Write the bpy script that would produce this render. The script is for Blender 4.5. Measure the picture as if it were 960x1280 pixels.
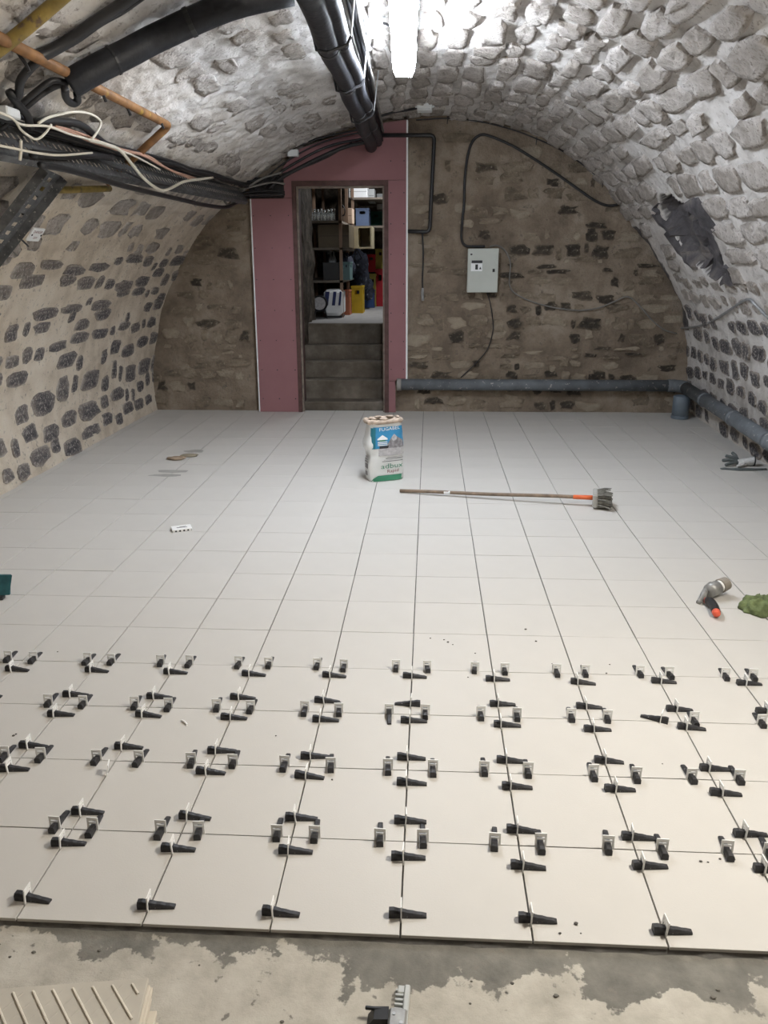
import bpy, math, random
from mathutils import Vector, Matrix, noise
random.seed(7)
R = random.random
def U(a, b): return a + (b - a) * random.random()
for o in list(bpy.data.objects): bpy.data.objects.remove(o)
C = bpy.context.scene
COL = C.collection

# ------------------------------------------------------------------ camera
FPX, PITCH, YAW, ROLL = 964.909, .3152, -.0584, .005
EYE = Vector((.0531, -1.5208, 1.621))
fwd = Vector((math.sin(YAW)*math.cos(PITCH), math.cos(YAW)*math.cos(PITCH), -math.sin(PITCH)))
r0 = Vector((math.cos(YAW), -math.sin(YAW), 0)); d0 = -r0.cross(fwd) if False else fwd.cross(r0)
if d0.z > 0: d0 = -d0
RX = math.cos(ROLL)*r0 + math.sin(ROLL)*d0
DY = -math.sin(ROLL)*r0 + math.cos(ROLL)*d0
cam = bpy.data.cameras.new('camera'); cam.sensor_fit = 'VERTICAL'; cam.sensor_height = 36.0
cam.lens = FPX/1280*36.0; cam.clip_start = .05; cam.clip_end = 60
co = bpy.data.objects.new('camera', cam); COL.objects.link(co)
M = Matrix((RX, -DY, -fwd)).transposed().to_4x4(); M.translation = EYE
co.matrix_world = M; C.camera = co

# ------------------------------------------------------------------ world, exposure, lamp strengths
w = bpy.data.worlds.new('world'); C.world = w; w.use_nodes = True
w.node_tree.nodes['Background'].inputs[0].default_value = (.5, .55, .6, 1)
w.node_tree.nodes['Background'].inputs[1].default_value = .01
vs = C.view_settings
vs.view_transform = 'Standard'; vs.look = 'None'; vs.gamma = 1; vs.use_curve_mapping = False
vs.exposure = 0.0
LAMP_COOL, LAMP_COOL_COL = 112.0, (.85, .92, 1.02)
LAMP_WARM, LAMP_WARM_COL = 290.0, (1.0, .94, .84)
LAMP_STORE, LAMP_STORE_COL = 45.0, (.95, .97, 1.0)

# ------------------------------------------------------------------ helpers: objects and tags
def tag(o, label=None, cat=None, group=None, kind=None):
    if label: o['label'] = label
    if cat: o['category'] = cat
    if group: o['group'] = group
    if kind: o['kind'] = kind
    return o
def empty(name, loc=(0, 0, 0), rz=0.0, label=None, cat=None, group=None, kind=None):
    o = bpy.data.objects.new(name, None); COL.objects.link(o)
    o.location = loc; o.rotation_euler = (0, 0, rz); o.empty_display_size = .05
    return tag(o, label, cat, group, kind)
def link_mesh(name, me, parent=None):
    o = bpy.data.objects.new(name, me); COL.objects.link(o)
    if parent is not None: o.parent = parent
    return o
def copy_tree(o, parent=None):
    c = o.copy(); COL.objects.link(c)
    if parent is not None: c.parent = parent
    for ch in list(o.children): copy_tree(ch, c)
    return c

class MB:
    """collects geometry, then links it as one mesh"""
    def __init__(s): s.v = []; s.f = []; s.tone = None
    def add(s, vs, fs):
        b = len(s.v); s.v += [tuple(p) for p in vs]; s.f += [tuple(i+b for i in f) for f in fs]; return s
    def box(s, a, b, m=None):
        x0, y0, z0 = a; x1, y1, z1 = b
        P = [(x0,y0,z0),(x1,y0,z0),(x1,y1,z0),(x0,y1,z0),(x0,y0,z1),(x1,y0,z1),(x1,y1,z1),(x0,y1,z1)]
        if m is not None: P = [m @ Vector(p) for p in P]
        return s.add(P, [(0,3,2,1),(4,5,6,7),(0,1,5,4),(1,2,6,5),(2,3,7,6),(3,0,4,7)])
    def bbox(s, a, b, r, m=None):
        """box with chamfered edges"""
        x0,y0,z0 = a; x1,y1,z1 = b
        P=[];idx={}
        for ix,(X,sx) in enumerate(((x0,1),(x1,-1))):
            for iy,(Y,sy) in enumerate(((y0,1),(y1,-1))):
                for iz,(Z,sz) in enumerate(((z0,1),(z1,-1))):
                    idx[ix,iy,iz]=len(P)
                    P += [(X,Y+sy*r,Z+sz*r),(X+sx*r,Y,Z+sz*r),(X+sx*r,Y+sy*r,Z)]
        F=[]
        def q(*k): F.append(tuple(k))
        i=idx
        for ax in range(3):
            for e in (0,1):
                o=[]
                for a_,b_ in ((0,0),(1,0),(1,1),(0,1)):
                    t=[0,0,0]; t[ax]=e; t[(ax+1)%3]=a_; t[(ax+2)%3]=b_
                    o.append(i[tuple(t)]+ax)
                F.append(tuple(o) if e else tuple(reversed(o)))
        for ax in range(3):
            bx,cx=(ax+1)%3,(ax+2)%3
            for a_ in (0,1):
                for b_ in (0,1):
                    t0=[0,0,0];t0[bx]=a_;t0[cx]=b_;t1=list(t0);t1[ax]=1
                    p,n=i[tuple(t0)],i[tuple(t1)]
                    o=(p+bx,n+bx,n+cx,p+cx)
                    F.append(o if a_!=b_ else tuple(reversed(o)))
        for k,p in idx.items():
            F.append((p,p+1,p+2) if sum(k)%2 else (p,p+2,p+1))
        if m is not None: P=[m @ Vector(p) for p in P]
        return s.add(P,F)
    def rings(s, rings, cap0=True, cap1=True, closed=True):
        n = len(rings[0]); b = len(s.v)
        for r in rings: s.v += [tuple(p) for p in r]
        for k in range(len(rings)-1):
            for i in range(n if closed else n-1):
                j = (i+1) % n
                s.f.append((b+k*n+i, b+k*n+j, b+(k+1)*n+j, b+(k+1)*n+i))
        if cap0: s.f.append(tuple(b+i for i in reversed(range(n))))
        if cap1: s.f.append(tuple(b+(len(rings)-1)*n+i for i in range(n)))
        return s
    def tube(s, pts, r, n=8, cap=True):
        pts = [Vector(p) for p in pts]
        rr = r if isinstance(r, (list, tuple)) else [r]*len(pts)
        t0 = (pts[1]-pts[0]).normalized()
        up = Vector((0,0,1)) if abs(t0.z) < .9 else Vector((1,0,0))
        a = t0.cross(up).normalized(); out = []
        for k, p in enumerate(pts):
            t = (pts[min(k+1, len(pts)-1)] - pts[max(k-1, 0)])
            t = t.normalized() if t.length > 1e-9 else t0
            a = (a - t*a.dot(t))
            a = a.normalized() if a.length > 1e-6 else t.orthogonal().normalized()
            b = t.cross(a)
            out.append([p + (a*math.cos(6.28318*i/n) + b*math.sin(6.28318*i/n))*rr[k] for i in range(n)])
        return s.rings(out, cap, cap)
    def cyl(s, p0, p1, r0, r1=None, n=16):
        return s.tube([p0, p1], [r0, r0 if r1 is None else r1], n)
    def lathe(s, c, prof, n=20, m=None):
        """prof: list of (r,z)"""
        rg = [[Vector((c[0]+r*math.cos(6.28318*i/n), c[1]+r*math.sin(6.28318*i/n), c[2]+z)) for i in range(n)] for r, z in prof]
        if m is not None: rg = [[m @ p for p in q] for q in rg]
        return s.rings(rg)
    def prism(s, poly, y0, y1):
        """poly in (x,z), extruded along y"""
        n = len(poly)
        P = [(x, y0, z) for x, z in poly] + [(x, y1, z) for x, z in poly]
        F = [tuple(range(n)), tuple(reversed(range(n, 2*n)))] + [((i+1)%n, i, n+i, n+(i+1)%n) for i in range(n)]
        return s.add(P, F)
    def ellipsoid(s, c, r, n=12, k=8, m=None, amp=0, sc=1, seed=0):
        rg = []
        for j in range(k+1):
            th = math.pi*(.02+.96*j/k)
            q = []
            for i in range(n):
                ph = 6.28318*i/n
                d = Vector((math.sin(th)*math.cos(ph), math.sin(th)*math.sin(ph), -math.cos(th)))
                f = 1 + amp*noise.noise(d*sc+Vector((seed, seed*1.7, 0)))
                p = Vector((d.x*r[0]*f, d.y*r[1]*f, d.z*r[2]*f))
                if m is not None: p = m @ p
                q.append(p + Vector(c))
            rg.append(q)
        return s.rings(rg)
    def mesh(s, name, mat=None, smooth=False):
        me = bpy.data.meshes.new(name); me.from_pydata(s.v, [], s.f); me.validate()
        if mat: me.materials.append(mat)
        if smooth: me.polygons.foreach_set('use_smooth', [True]*len(me.polygons))
        return me
    def build(s, name, mat=None, parent=None, smooth=False, fix=True):
        me = s.mesh(name, mat, smooth)
        if fix:
            import bmesh
            b = bmesh.new(); b.from_mesh(me); bmesh.ops.recalc_face_normals(b, faces=b.faces); b.to_mesh(me); b.free()
        return link_mesh(name, me, parent)

def smooth_path(pts, k=6):
    P = [Vector(p) for p in pts]
    if len(P) < 3: return P
    Q = [P[0]*2-P[1]] + P + [P[-1]*2-P[-2]]; out = []
    for i in range(1, len(Q)-2):
        a, b, c, d = Q[i-1:i+3]
        for j in range(k):
            t = j/k
            out.append(.5*((2*b)+(c-a)*t+(2*a-5*b+4*c-d)*t*t+(3*b-a-3*c+d)*t**3))
    out.append(P[-1]); return out

# ------------------------------------------------------------------ materials
def nodes(m):
    m.use_nodes = True; return m.node_tree.nodes, m.node_tree.links
def L(c): return (c[0], c[1], c[2], 1)
def simple(name, col, rough=.6, metal=0., var=.12, scale=8., bump=0., bscale=40., speck=None, spec=.4):
    """one colour with procedural mottling, optional relief, optional specks (colour, amount, scale)"""
    m = bpy.data.materials.new(name); N, K = nodes(m); b = N['Principled BSDF']
    tc = N.new('ShaderNodeTexCoord'); nz = N.new('ShaderNodeTexNoise'); nz.inputs['Scale'].default_value = scale
    nz.inputs['Detail'].default_value = 5
    K.new(tc.outputs['Object'], nz.inputs['Vector'])
    rp = N.new('ShaderNodeValToRGB'); e = rp.color_ramp.elements
    e[0].position = .3; e[1].position = .7
    e[0].color = L([max(0, c*(1-var)) for c in col]); e[1].color = L([min(1, c*(1+var)) for c in col])
    K.new(nz.outputs['Fac'], rp.inputs['Fac']); out = rp.outputs['Color']
    if speck:
        n2 = N.new('ShaderNodeTexNoise'); n2.inputs['Scale'].default_value = speck[2]; n2.inputs['Detail'].default_value = 4
        K.new(tc.outputs['Object'], n2.inputs['Vector'])
        r2 = N.new('ShaderNodeValToRGB'); q = r2.color_ramp.elements
        q[0].position = 1-speck[1]; q[1].position = min(1, 1-speck[1]+.06); q[0].color = (0,0,0,1)
        K.new(n2.outputs['Fac'], r2.inputs['Fac'])
        mx = N.new('ShaderNodeMix'); mx.data_type = 'RGBA'
        K.new(r2.outputs['Color'], mx.inputs['Factor']); K.new(out, mx.inputs['A']); mx.inputs['B'].default_value = L(speck[0])
        out = mx.outputs['Result']
    K.new(out, b.inputs['Base Color'])
    b.inputs['Roughness'].default_value = rough; b.inputs['Metallic'].default_value = metal
    b.inputs['Specular IOR Level'].default_value = spec
    if bump:
        n3 = N.new('ShaderNodeTexNoise'); n3.inputs['Scale'].default_value = bscale; n3.inputs['Detail'].default_value = 6
        K.new(tc.outputs['Object'], n3.inputs['Vector'])
        bp = N.new('ShaderNodeBump'); bp.inputs['Strength'].default_value = 1; bp.inputs['Distance'].default_value = bump
        K.new(n3.outputs['Fac'], bp.inputs['Height']); K.new(bp.outputs['Normal'], b.inputs['Normal'])
    return m
def emit(name, col, strength):
    m = bpy.data.materials.new(name); N, K = nodes(m); b = N['Principled BSDF']
    b.inputs['Base Color'].default_value = L((.8,.8,.8)); b.inputs['Emission Color'].default_value = L(col)
    b.inputs['Emission Strength'].default_value = strength
    return m
def ramp_mat(name, stops, scale, detail=8, rough=.9, bump=.004, bscale=30, attr=None, dust=None, big=None):
    """stops over a noise (or over a mesh attribute mixed with noise)"""
    m = bpy.data.materials.new(name); N, K = nodes(m); b = N['Principled BSDF']
    tc = N.new('ShaderNodeTexCoord'); V = tc.outputs['Object']
    nz = N.new('ShaderNodeTexNoise'); nz.inputs['Scale'].default_value = scale; nz.inputs['Detail'].default_value = detail
    nz.inputs['Roughness'].default_value = .65; K.new(V, nz.inputs['Vector'])
    fac = nz.outputs['Fac']
    if big:
        n4 = N.new('ShaderNodeTexNoise'); n4.inputs['Scale'].default_value = big; n4.inputs['Detail'].default_value = 3
        K.new(V, n4.inputs['Vector'])
        mm = N.new('ShaderNodeMath'); mm.operation = 'MULTIPLY_ADD'; K.new(n4.outputs['Fac'], mm.inputs[0]); mm.inputs[1].default_value = .9
        m2 = N.new('ShaderNodeMath'); m2.operation = 'SUBTRACT'; K.new(fac, m2.inputs[0]); m2.inputs[1].default_value = .45
        K.new(m2.outputs[0], mm.inputs[2]); fac = mm.outputs[0]
    if attr:
        at = N.new('ShaderNodeAttribute'); at.attribute_name = attr
        m3 = N.new('ShaderNodeMath'); m3.operation = 'SUBTRACT'; K.new(fac, m3.inputs[0]); m3.inputs[1].default_value = .5
        m4 = N.new('ShaderNodeMath'); m4.operation = 'MULTIPLY_ADD'; K.new(m3.outputs[0], m4.inputs[0]); m4.inputs[1].default_value = .55
        K.new(at.outputs['Fac'], m4.inputs[2]); fac = m4.outputs[0]
    rp = N.new('ShaderNodeValToRGB'); e = rp.color_ramp.elements
    e[0].position, e[0].color = stops[0][0], L(stops[0][1]); e[1].position, e[1].color = stops[-1][0], L(stops[-1][1])
    for p, c in stops[1:-1]:
        q = e.new(p); q.color = L(c)
    K.new(fac, rp.inputs['Fac']); out = rp.outputs['Color']
    if dust:
        n2 = N.new('ShaderNodeTexNoise'); n2.inputs['Scale'].default_value = dust[2]; n2.inputs['Detail'].default_value = 6
        n2.inputs['Roughness'].default_value = .7; K.new(V, n2.inputs['Vector'])
        r2 = N.new('ShaderNodeValToRGB'); q = r2.color_ramp.elements
        q[0].position = dust[1]; q[1].position = dust[1]+.09; q[0].color = (0,0,0,1); q[1].color = (dust[3],)*3+(1,)
        K.new(n2.outputs['Fac'], r2.inputs['Fac'])
        mx = N.new('ShaderNodeMix'); mx.data_type = 'RGBA'
        K.new(r2.outputs['Color'], mx.inputs['Factor']); K.new(out, mx.inputs['A']); mx.inputs['B'].default_value = L(dust[0])
        out = mx.outputs['Result']
    K.new(out, b.inputs['Base Color']); b.inputs['Roughness'].default_value = rough; b.inputs['Specular IOR Level'].default_value = .25
    n3 = N.new('ShaderNodeTexNoise'); n3.inputs['Scale'].default_value = bscale; n3.inputs['Detail'].default_value = 8
    n3.inputs['Roughness'].default_value = .7; K.new(V, n3.inputs['Vector'])
    bp = N.new('ShaderNodeBump'); bp.inputs['Strength'].default_value = 1; bp.inputs['Distance'].default_value = bump
    K.new(n3.outputs['Fac'], bp.inputs['Height']); K.new(bp.outputs['Normal'], b.inputs['Normal'])
    return m

MORTAR = ramp_mat('lime_mortar', [(.3, (.36,.30,.235)), (.5, (.50,.425,.335)), (.7, (.60,.52,.42))], 5, bump=.006, bscale=26, big=.7)
WHITE = ramp_mat('whitewashed_mortar', [(.28, (.33,.29,.26)), (.45, (.50,.455,.41)), (.7, (.66,.615,.57))], 7, bump=.012, bscale=22, big=.8, dust=((.17,.14,.12), .63, 18, .7))
def mat_vault():
    m = bpy.data.materials.new('vault_lime_mortar'); N, K = nodes(m); b = N['Principled BSDF']
    tc = N.new('ShaderNodeTexCoord'); V = tc.outputs['Object']
    def nz(sc, det=8, ro=.65):
        n = N.new('ShaderNodeTexNoise'); n.inputs['Scale'].default_value = sc; n.inputs['Detail'].default_value = det
        n.inputs['Roughness'].default_value = ro; K.new(V, n.inputs['Vector']); return n.outputs['Fac']
    def ramp(f, st):
        r = N.new('ShaderNodeValToRGB'); e = r.color_ramp.elements
        e[0].position, e[0].color = st[0][0], L(st[0][1]); e[1].position, e[1].color = st[-1][0], L(st[-1][1])
        for p, c in st[1:-1]: e.new(p).color = L(c)
        K.new(f, r.inputs['Fac']); return r.outputs['Color']
    def mth(op, a, b_, c=None):
        q = N.new('ShaderNodeMath'); q.operation = op
        for i, x in enumerate((a, b_, c)):
            if x is None: continue
            if isinstance(x, (int, float)): q.inputs[i].default_value = x
            else: K.new(x, q.inputs[i])
        return q.outputs[0]
    def mix(f, a, c):
        x = N.new('ShaderNodeMix'); x.data_type = 'RGBA'; K.new(f, x.inputs['Factor']); K.new(a, x.inputs['A'])
        if isinstance(c, tuple): x.inputs['B'].default_value = L(c)
        else: K.new(c, x.inputs['B'])
        return x.outputs['Result']
    n1 = mth('MULTIPLY_ADD', nz(1.0, 3), .9, mth('SUBTRACT', nz(6), .45))
    beige = ramp(n1, [(.3, (.56,.48,.38)), (.5, (.72,.635,.52)), (.7, (.79,.715,.605))])
    pale = ramp(n1, [(.28, (.45,.42,.395)), (.45, (.64,.61,.58)), (.7, (.78,.755,.735))])
    sp = N.new('ShaderNodeSeparateXYZ'); K.new(V, sp.inputs[0])
    f = mth('ADD', mth('MULTIPLY', sp.outputs[2], .34), mth('MULTIPLY', sp.outputs[0], .18))     # whitewash covers the upper and right parts
    f = mth('ADD', f, mth('MULTIPLY', nz(1.5, 5), .5))
    c = mix(ramp(f, [(.45, (0,0,0)), (.95, (1,1,1))]), beige, pale)
    c = mix(ramp(nz(24, 7, .75), [(.56, (0,0,0)), (.66, (.75,.75,.75))]), c, (.20,.165,.135))
    at = N.new('ShaderNodeAttribute'); at.attribute_name = 'rock_and_shade'          # dark grey: rock and its shade in the hole, shade painted in the gap
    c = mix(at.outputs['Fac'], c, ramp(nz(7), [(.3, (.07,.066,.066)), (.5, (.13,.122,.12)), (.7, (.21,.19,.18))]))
    K.new(c, b.inputs['Base Color']); b.inputs['Roughness'].default_value = .9; b.inputs['Specular IOR Level'].default_value = .25
    bp = N.new('ShaderNodeBump'); bp.inputs['Distance'].default_value = .026; K.new(nz(20, 9, .72), bp.inputs['Height']); K.new(bp.outputs['Normal'], b.inputs['Normal'])
    return m
MORTAR = WHITE = mat_vault()
BROWN = ramp_mat('brown_earth_mortar', [(.3, (.185,.145,.11)), (.5, (.28,.225,.17)), (.72, (.40,.335,.265))], 5, bump=.035, bscale=18, big=1.1, dust=((.11,.09,.07), .585, 10, .65))
STOPS = [(0, (.04,.038,.042)), (.25, (.12,.112,.118)), (.5, (.26,.23,.205)), (.75, (.46,.415,.37)), (1, (.74,.69,.65))]
STONE_DARK = ramp_mat('dark_basalt_stone', STOPS, 26, attr='tone', bump=.025, bscale=45, dust=((.56,.52,.48), .525, 60, .85))
STONE_PALE = ramp_mat('whitewashed_rubble_stone', STOPS, 16, attr='tone', bump=.045, bscale=30, dust=((.25,.21,.18), .535, 55, .8))
STONE_BACK = ramp_mat('brown_rubble_stone', [(0, (.03,.026,.024)), (.3, (.09,.075,.06)), (.6, (.26,.21,.155)), (1, (.46,.39,.30))], 18, attr='tone', bump=.035, bscale=35, dust=((.42,.36,.28), .57, 32, .7))
TILE = simple('cream_ceramic_tile', (.60,.58,.545), rough=.5, var=.035, scale=3, bump=.0003, bscale=200)
TILE_SIDE = simple('cream_tile_biscuit', (.66,.60,.50), rough=.8, var=.06)
BED = simple('grey_tile_adhesive', (.16,.155,.145), rough=.95, var=.3, scale=20, bump=.004)
BLACK = simple('black_plastic', (.018,.018,.02), rough=.45, var=.3, spec=.5)
WEDGE = simple('dark_grey_wedge_plastic', (.030,.030,.033), rough=.5, var=.35, scale=60, speck=((.3,.29,.28), .33, 90))
CLIP = simple('white_clip_plastic', (.92,.92,.90), rough=.4, var=.04)
PINK = simple('pink_plasterboard', (.30,.155,.165), rough=.9, var=.04, scale=4, spec=.2)
DARKWOOD = simple('dark_brown_door_timber', (.095,.05,.045), rough=.7, var=.3, scale=12)
GREYWOOD = simple('weathered_grey_timber', (.22,.18,.15), rough=.8, var=.3, scale=15)
GALV = simple('galvanised_steel', (.42,.43,.44), rough=.45, metal=.7, var=.2, scale=25)
TRAYM = simple('dusty_grey_tray_steel', (.115,.118,.122), rough=.6, metal=.25, var=.35, scale=20, speck=((.4,.38,.35), .36, 60))
INSUL = simple('black_foam_insulation', (.013,.014,.018), rough=.55, var=.4, scale=14, bump=.003, bscale=30)
ORANGE_P = simple('orange_painted_gas_pipe', (.23,.115,.045), rough=.6, var=.35, scale=14, speck=((.38,.24,.05), .38, 9))
YELLOW_P = simple('yellow_painted_gas_pipe', (.24,.17,.045), rough=.6, var=.4, scale=12, speck=((.12,.08,.05), .42, 18))
CABLEW = simple('white_cable_sheath', (.72,.68,.58), rough=.5, var=.1)
CABLEG = simple('grey_cable_sheath', (.20,.19,.175), rough=.6, var=.2)
CABLEP = simple('pinkish_cable_sheath', (.50,.30,.22), rough=.6, var=.2)
BOXW = simple('white_grey_box_plastic', (.66,.68,.68), rough=.5, var=.06)
CABINET = simple('pale_grey_cabinet_paint', (.50,.53,.49), rough=.5, var=.05, scale=5)
DRAIN = simple('dusty_blue_grey_drain_pipe', (.13,.145,.16), rough=.6, var=.2, scale=9, speck=((.42,.40,.38), .36, 26))
STUB = simple('blue_grey_pvc', (.15,.185,.22), rough=.5, var=.08)
PAPER = simple('white_paper_sack', (.74,.75,.74), rough=.7, var=.06, scale=9, bump=.004, bscale=14)
KRAFT = simple('brown_kraft_paper', (.50,.40,.32), rough=.85, var=.2, scale=30, bump=.004, bscale=30)
P_BLUE = simple('blue_print', (.035,.24,.46), rough=.6, var=.15, scale=20)
P_TEAL = simple('dark_teal_print', (.02,.16,.21), rough=.6, var=.1)
P_GREEN = simple('green_print', (.05,.24,.14), rough=.6, var=.1)
P_GREY = simple('grey_print', (.25,.24,.25), rough=.7, var=.35, scale=50)
P_PALE = simple('pale_grey_print', (.46,.45,.46), rough=.7, var=.2, scale=50)
P_DARK = simple('black_print', (.035,.035,.04), rough=.6)
P_RED = simple('maroon_print', (.22,.05,.05), rough=.6)
P_WHITE = simple('white_print', (.85,.87,.88), rough=.6, var=.03)
HANDLE = simple('worn_wooden_broom_handle', (.21,.155,.11), rough=.6, var=.35, scale=18)
ORANGE = simple('orange_plastic', (.72,.15,.05), rough=.45, var=.08)
CORAL = simple('coral_red_plastic', (.80,.13,.07), rough=.4, var=.06)
BRISTLE = simple('grey_dusty_bristles', (.17,.165,.145), rough=.9, var=.4, scale=60)
BLOCK = simple('grey_wooden_broom_block', (.42,.41,.38), rough=.8, var=.15)
CONCRETE_STEP = ramp_mat('worn_concrete_step', [(.3, (.10,.085,.065)), (.5, (.17,.145,.115)), (.7, (.27,.24,.20))], 4, bump=.006, bscale=30)
CLOTH_G = simple('green_cloth', (.15,.19,.085), rough=.95, var=.4, scale=30, bump=.006, bscale=60)
TEAL = simple('teal_plastic', (.03,.12,.14), rough=.5, var=.35, scale=18)
GLOVE = simple('grey_knit_glove', (.58,.58,.57), rough=.9, var=.15, scale=60)
GLOVE_D = simple('dark_rubber_coating', (.10,.115,.115), rough=.6, var=.25, scale=40)
CLAY = simple('brown_clay_chip', (.32,.24,.17), rough=.9, var=.25, scale=20, bump=.003)
GREYMET = simple('scuffed_grey_metal', (.33,.33,.32), rough=.45, metal=.4, var=.25, scale=30)
CLEAR = simple('translucent_grey_plastic', (.50,.52,.51), rough=.3, var=.12)

def mat_concrete():
    m = bpy.data.materials.new('stained_concrete'); N, K = nodes(m); b = N['Principled BSDF']
    tc = N.new('ShaderNodeTexCoord'); V = tc.outputs['Object']
    def nz(sc, det, ro=.6):
        n = N.new('ShaderNodeTexNoise'); n.inputs['Scale'].default_value = sc; n.inputs['Detail'].default_value = det
        n.inputs['Roughness'].default_value = ro; K.new(V, n.inputs['Vector']); return n.outputs['Fac']
    def mth(op, a, b_=None, c=None):
        q = N.new('ShaderNodeMath'); q.operation = op
        for i, x in enumerate((a, b_, c)):
            if x is None: continue
            if isinstance(x, (int, float)): q.inputs[i].default_value = x
            else: K.new(x, q.inputs[i])
        return q.outputs[0]
    def ramp(f, st):
        r = N.new('ShaderNodeValToRGB'); e = r.color_ramp.elements
        e[0].position, e[0].color = st[0][0], L(st[0][1]); e[1].position, e[1].color = st[-1][0], L(st[-1][1])
        for p, c in st[1:-1]: e.new(p).color = L(c)
        K.new(f, r.inputs['Fac']); return r.outputs['Color']
    base = ramp(nz(9, 8), [(.3, (.36,.335,.285)), (.5, (.48,.45,.39)), (.7, (.58,.55,.485))])
    # damp stain: strongest where fresh adhesive was spread next to the tile edge (slab edge at y = 0)
    sp = N.new('ShaderNodeSeparateXYZ'); K.new(V, sp.inputs[0])
    d = mth('MULTIPLY_ADD', sp.outputs[1], 2.1, .52)
    d = mth('MULTIPLY_ADD', sp.outputs[0], .05, d)
    f = mth('MULTIPLY_ADD', nz(5.5, 7, .62), 1.35, mth('SUBTRACT', d, .20))
    f = mth('ADD', f, mth('MULTIPLY', nz(1.6, 2), .35))
    wet = ramp(f, [(.97, (0,0,0)), (1.05, (1,1,1))])
    mx = N.new('ShaderNodeMix'); mx.data_type = 'RGBA'; K.new(wet, mx.inputs['Factor']); K.new(base, mx.inputs['A'])
    K.new(ramp(nz(14, 6), [(.3, (.13,.125,.11)), (.7, (.24,.23,.20))]), mx.inputs['B'])
    sd = ramp(nz(22, 5, .55), [(.66, (0,0,0)), (.70, (1,1,1))])
    m2 = N.new('ShaderNodeMix'); m2.data_type = 'RGBA'; K.new(sd, m2.inputs['Factor']); K.new(mx.outputs['Result'], m2.inputs['A'])
    m2.inputs['B'].default_value = L((.20,.185,.16))
    K.new(m2.outputs['Result'], b.inputs['Base Color']); b.inputs['Roughness'].default_value = .8
    bp = N.new('ShaderNodeBump'); bp.inputs['Distance'].default_value = .004; bp.inputs['Strength'].default_value = 1
    K.new(nz(30, 8, .7), bp.inputs['Height']); K.new(bp.outputs['Normal'], b.inputs['Normal'])
    return m
CONCRETE = mat_concrete()
COOL = emit('cool_white_led', LAMP_COOL_COL, LAMP_COOL)
WARM = emit('warm_white_led', LAMP_WARM_COL, LAMP_WARM)
STORE_L = emit('storeroom_led', LAMP_STORE_COL, LAMP_STORE)

# ------------------------------------------------------------------ the vault: one cross-section run along y
PR = [(-3.055,-.08),(-3.06,0),(-3.075,.25),(-3.06,.5),(-2.99,.8),(-2.87,1.17),(-2.69,1.51),(-2.47,1.84),(-2.18,2.12),(-1.8,2.41),(-1.5,2.6),(-1.2,2.76),(-.76,2.9),
      (-.35,2.98),(0,3.0),(.4,2.97),(.88,2.88),(1.4,2.66),(1.83,2.33),(2.12,1.97),(2.45,1.5),(2.69,1.1),(2.8,.8),(2.88,.4),(2.945,0),(2.95,-.08)]
pp = [Vector((p.x, p.z)) for p in smooth_path([(x, 0, z) for x, z in PR], 16)]
ss = [0.]
for a, b in zip(pp, pp[1:]): ss.append(ss[-1]+(b-a).length)
STOT = ss[-1]
import bisect
def prof(s):
    s = min(max(s, 0), STOT-1e-6); i = min(bisect.bisect_right(ss, s)-1, len(pp)-2)
    t = (s-ss[i])/(ss[i+1]-ss[i]); p = pp[i].lerp(pp[i+1], t)
    a = pp[max(i-2, 0)]; b = pp[min(i+3, len(pp)-1)]; tg = (b-a).normalized()
    return p, Vector((tg.y, -tg.x))          # point, inward normal
def skew(x, y): return x + (.041*(y-7.12)*(x/2.94) if x > 0 else 0)
def s_of(x, z):
    bi = min(range(len(pp)), key=lambda i: (pp[i].x-x)**2+(pp[i].y-z)**2); return ss[bi]
def s_at_z(z, left):
    for i in (range(len(pp)) if left else range(len(pp)-1, -1, -1)):
        if pp[i].y >= z: return ss[i]
SL, SR = s_at_z(1.62, True), s_at_z(1.5, False)
def rough(s, y):
    q = Vector((s*1.0, y*1.0, 3.1))
    a = noise.noise(q*2.2)*.014 + noise.noise(q*6.5)*.007
    k = (1.9 if s < 4.6 else 1.1) if s > 3.0 else (.35 if s < 2.2 else .35+.65*(s-2.2)/.8)
    a += k*(noise.noise(q*11)*.010 + noise.noise(q*23)*.006)
    return a
NS, NY = s_of(2.22, 1.80), 5.33       # the hole broken out of the right haunch
def niche(s, y):
    ds = (s-NS)/.40; dy = (y-NY + .35*(s-NS))/(.50)
    d = math.sqrt(ds*ds+dy*dy) + .10*noise.noise(Vector((s*5, y*5, 9)))
    if d >= 1: return 0.
    k = min(1, (1-d)/.07)
    return k*(.11 + .05*noise.noise(Vector((s*4, y*4, 2))) + .10*max(0, -ds))
def corner_gap(s, y):                   # open joint where the vault meets the end wall, lower right
    if y < 6.85: return 0.
    return .05*max(0, min(1, (s-S_G0)*4))*max(0, min(1, (S_G1-s)*4))
S_G0, S_G1 = s_of(2.12, 1.93), s_of(2.76, .92)
def bare(s, y):                          # painted dark: grey rock and shade in the hole, shade in the open joint
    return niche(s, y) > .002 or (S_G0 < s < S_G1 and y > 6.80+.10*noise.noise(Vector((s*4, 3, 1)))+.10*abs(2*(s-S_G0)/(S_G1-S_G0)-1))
def clear_of(st):
    return not any(bare(st.a+i*st.ha*.9, st.b+j*st.hb*.9) for i in (-1, 0, 1) for j in (-1, 0, 1))
def surf(s, y, h=0.):
    p, n = prof(s)
    k = h + rough(s, y) - niche(s, y) - corner_gap(s, y)
    return Vector((skew(p.x, y)+n.x*k, y, p.y+n.y*k))
def smat(s, y):
    p, n = prof(s); N_ = Vector((n.x, 0, n.y)); return N_

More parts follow.
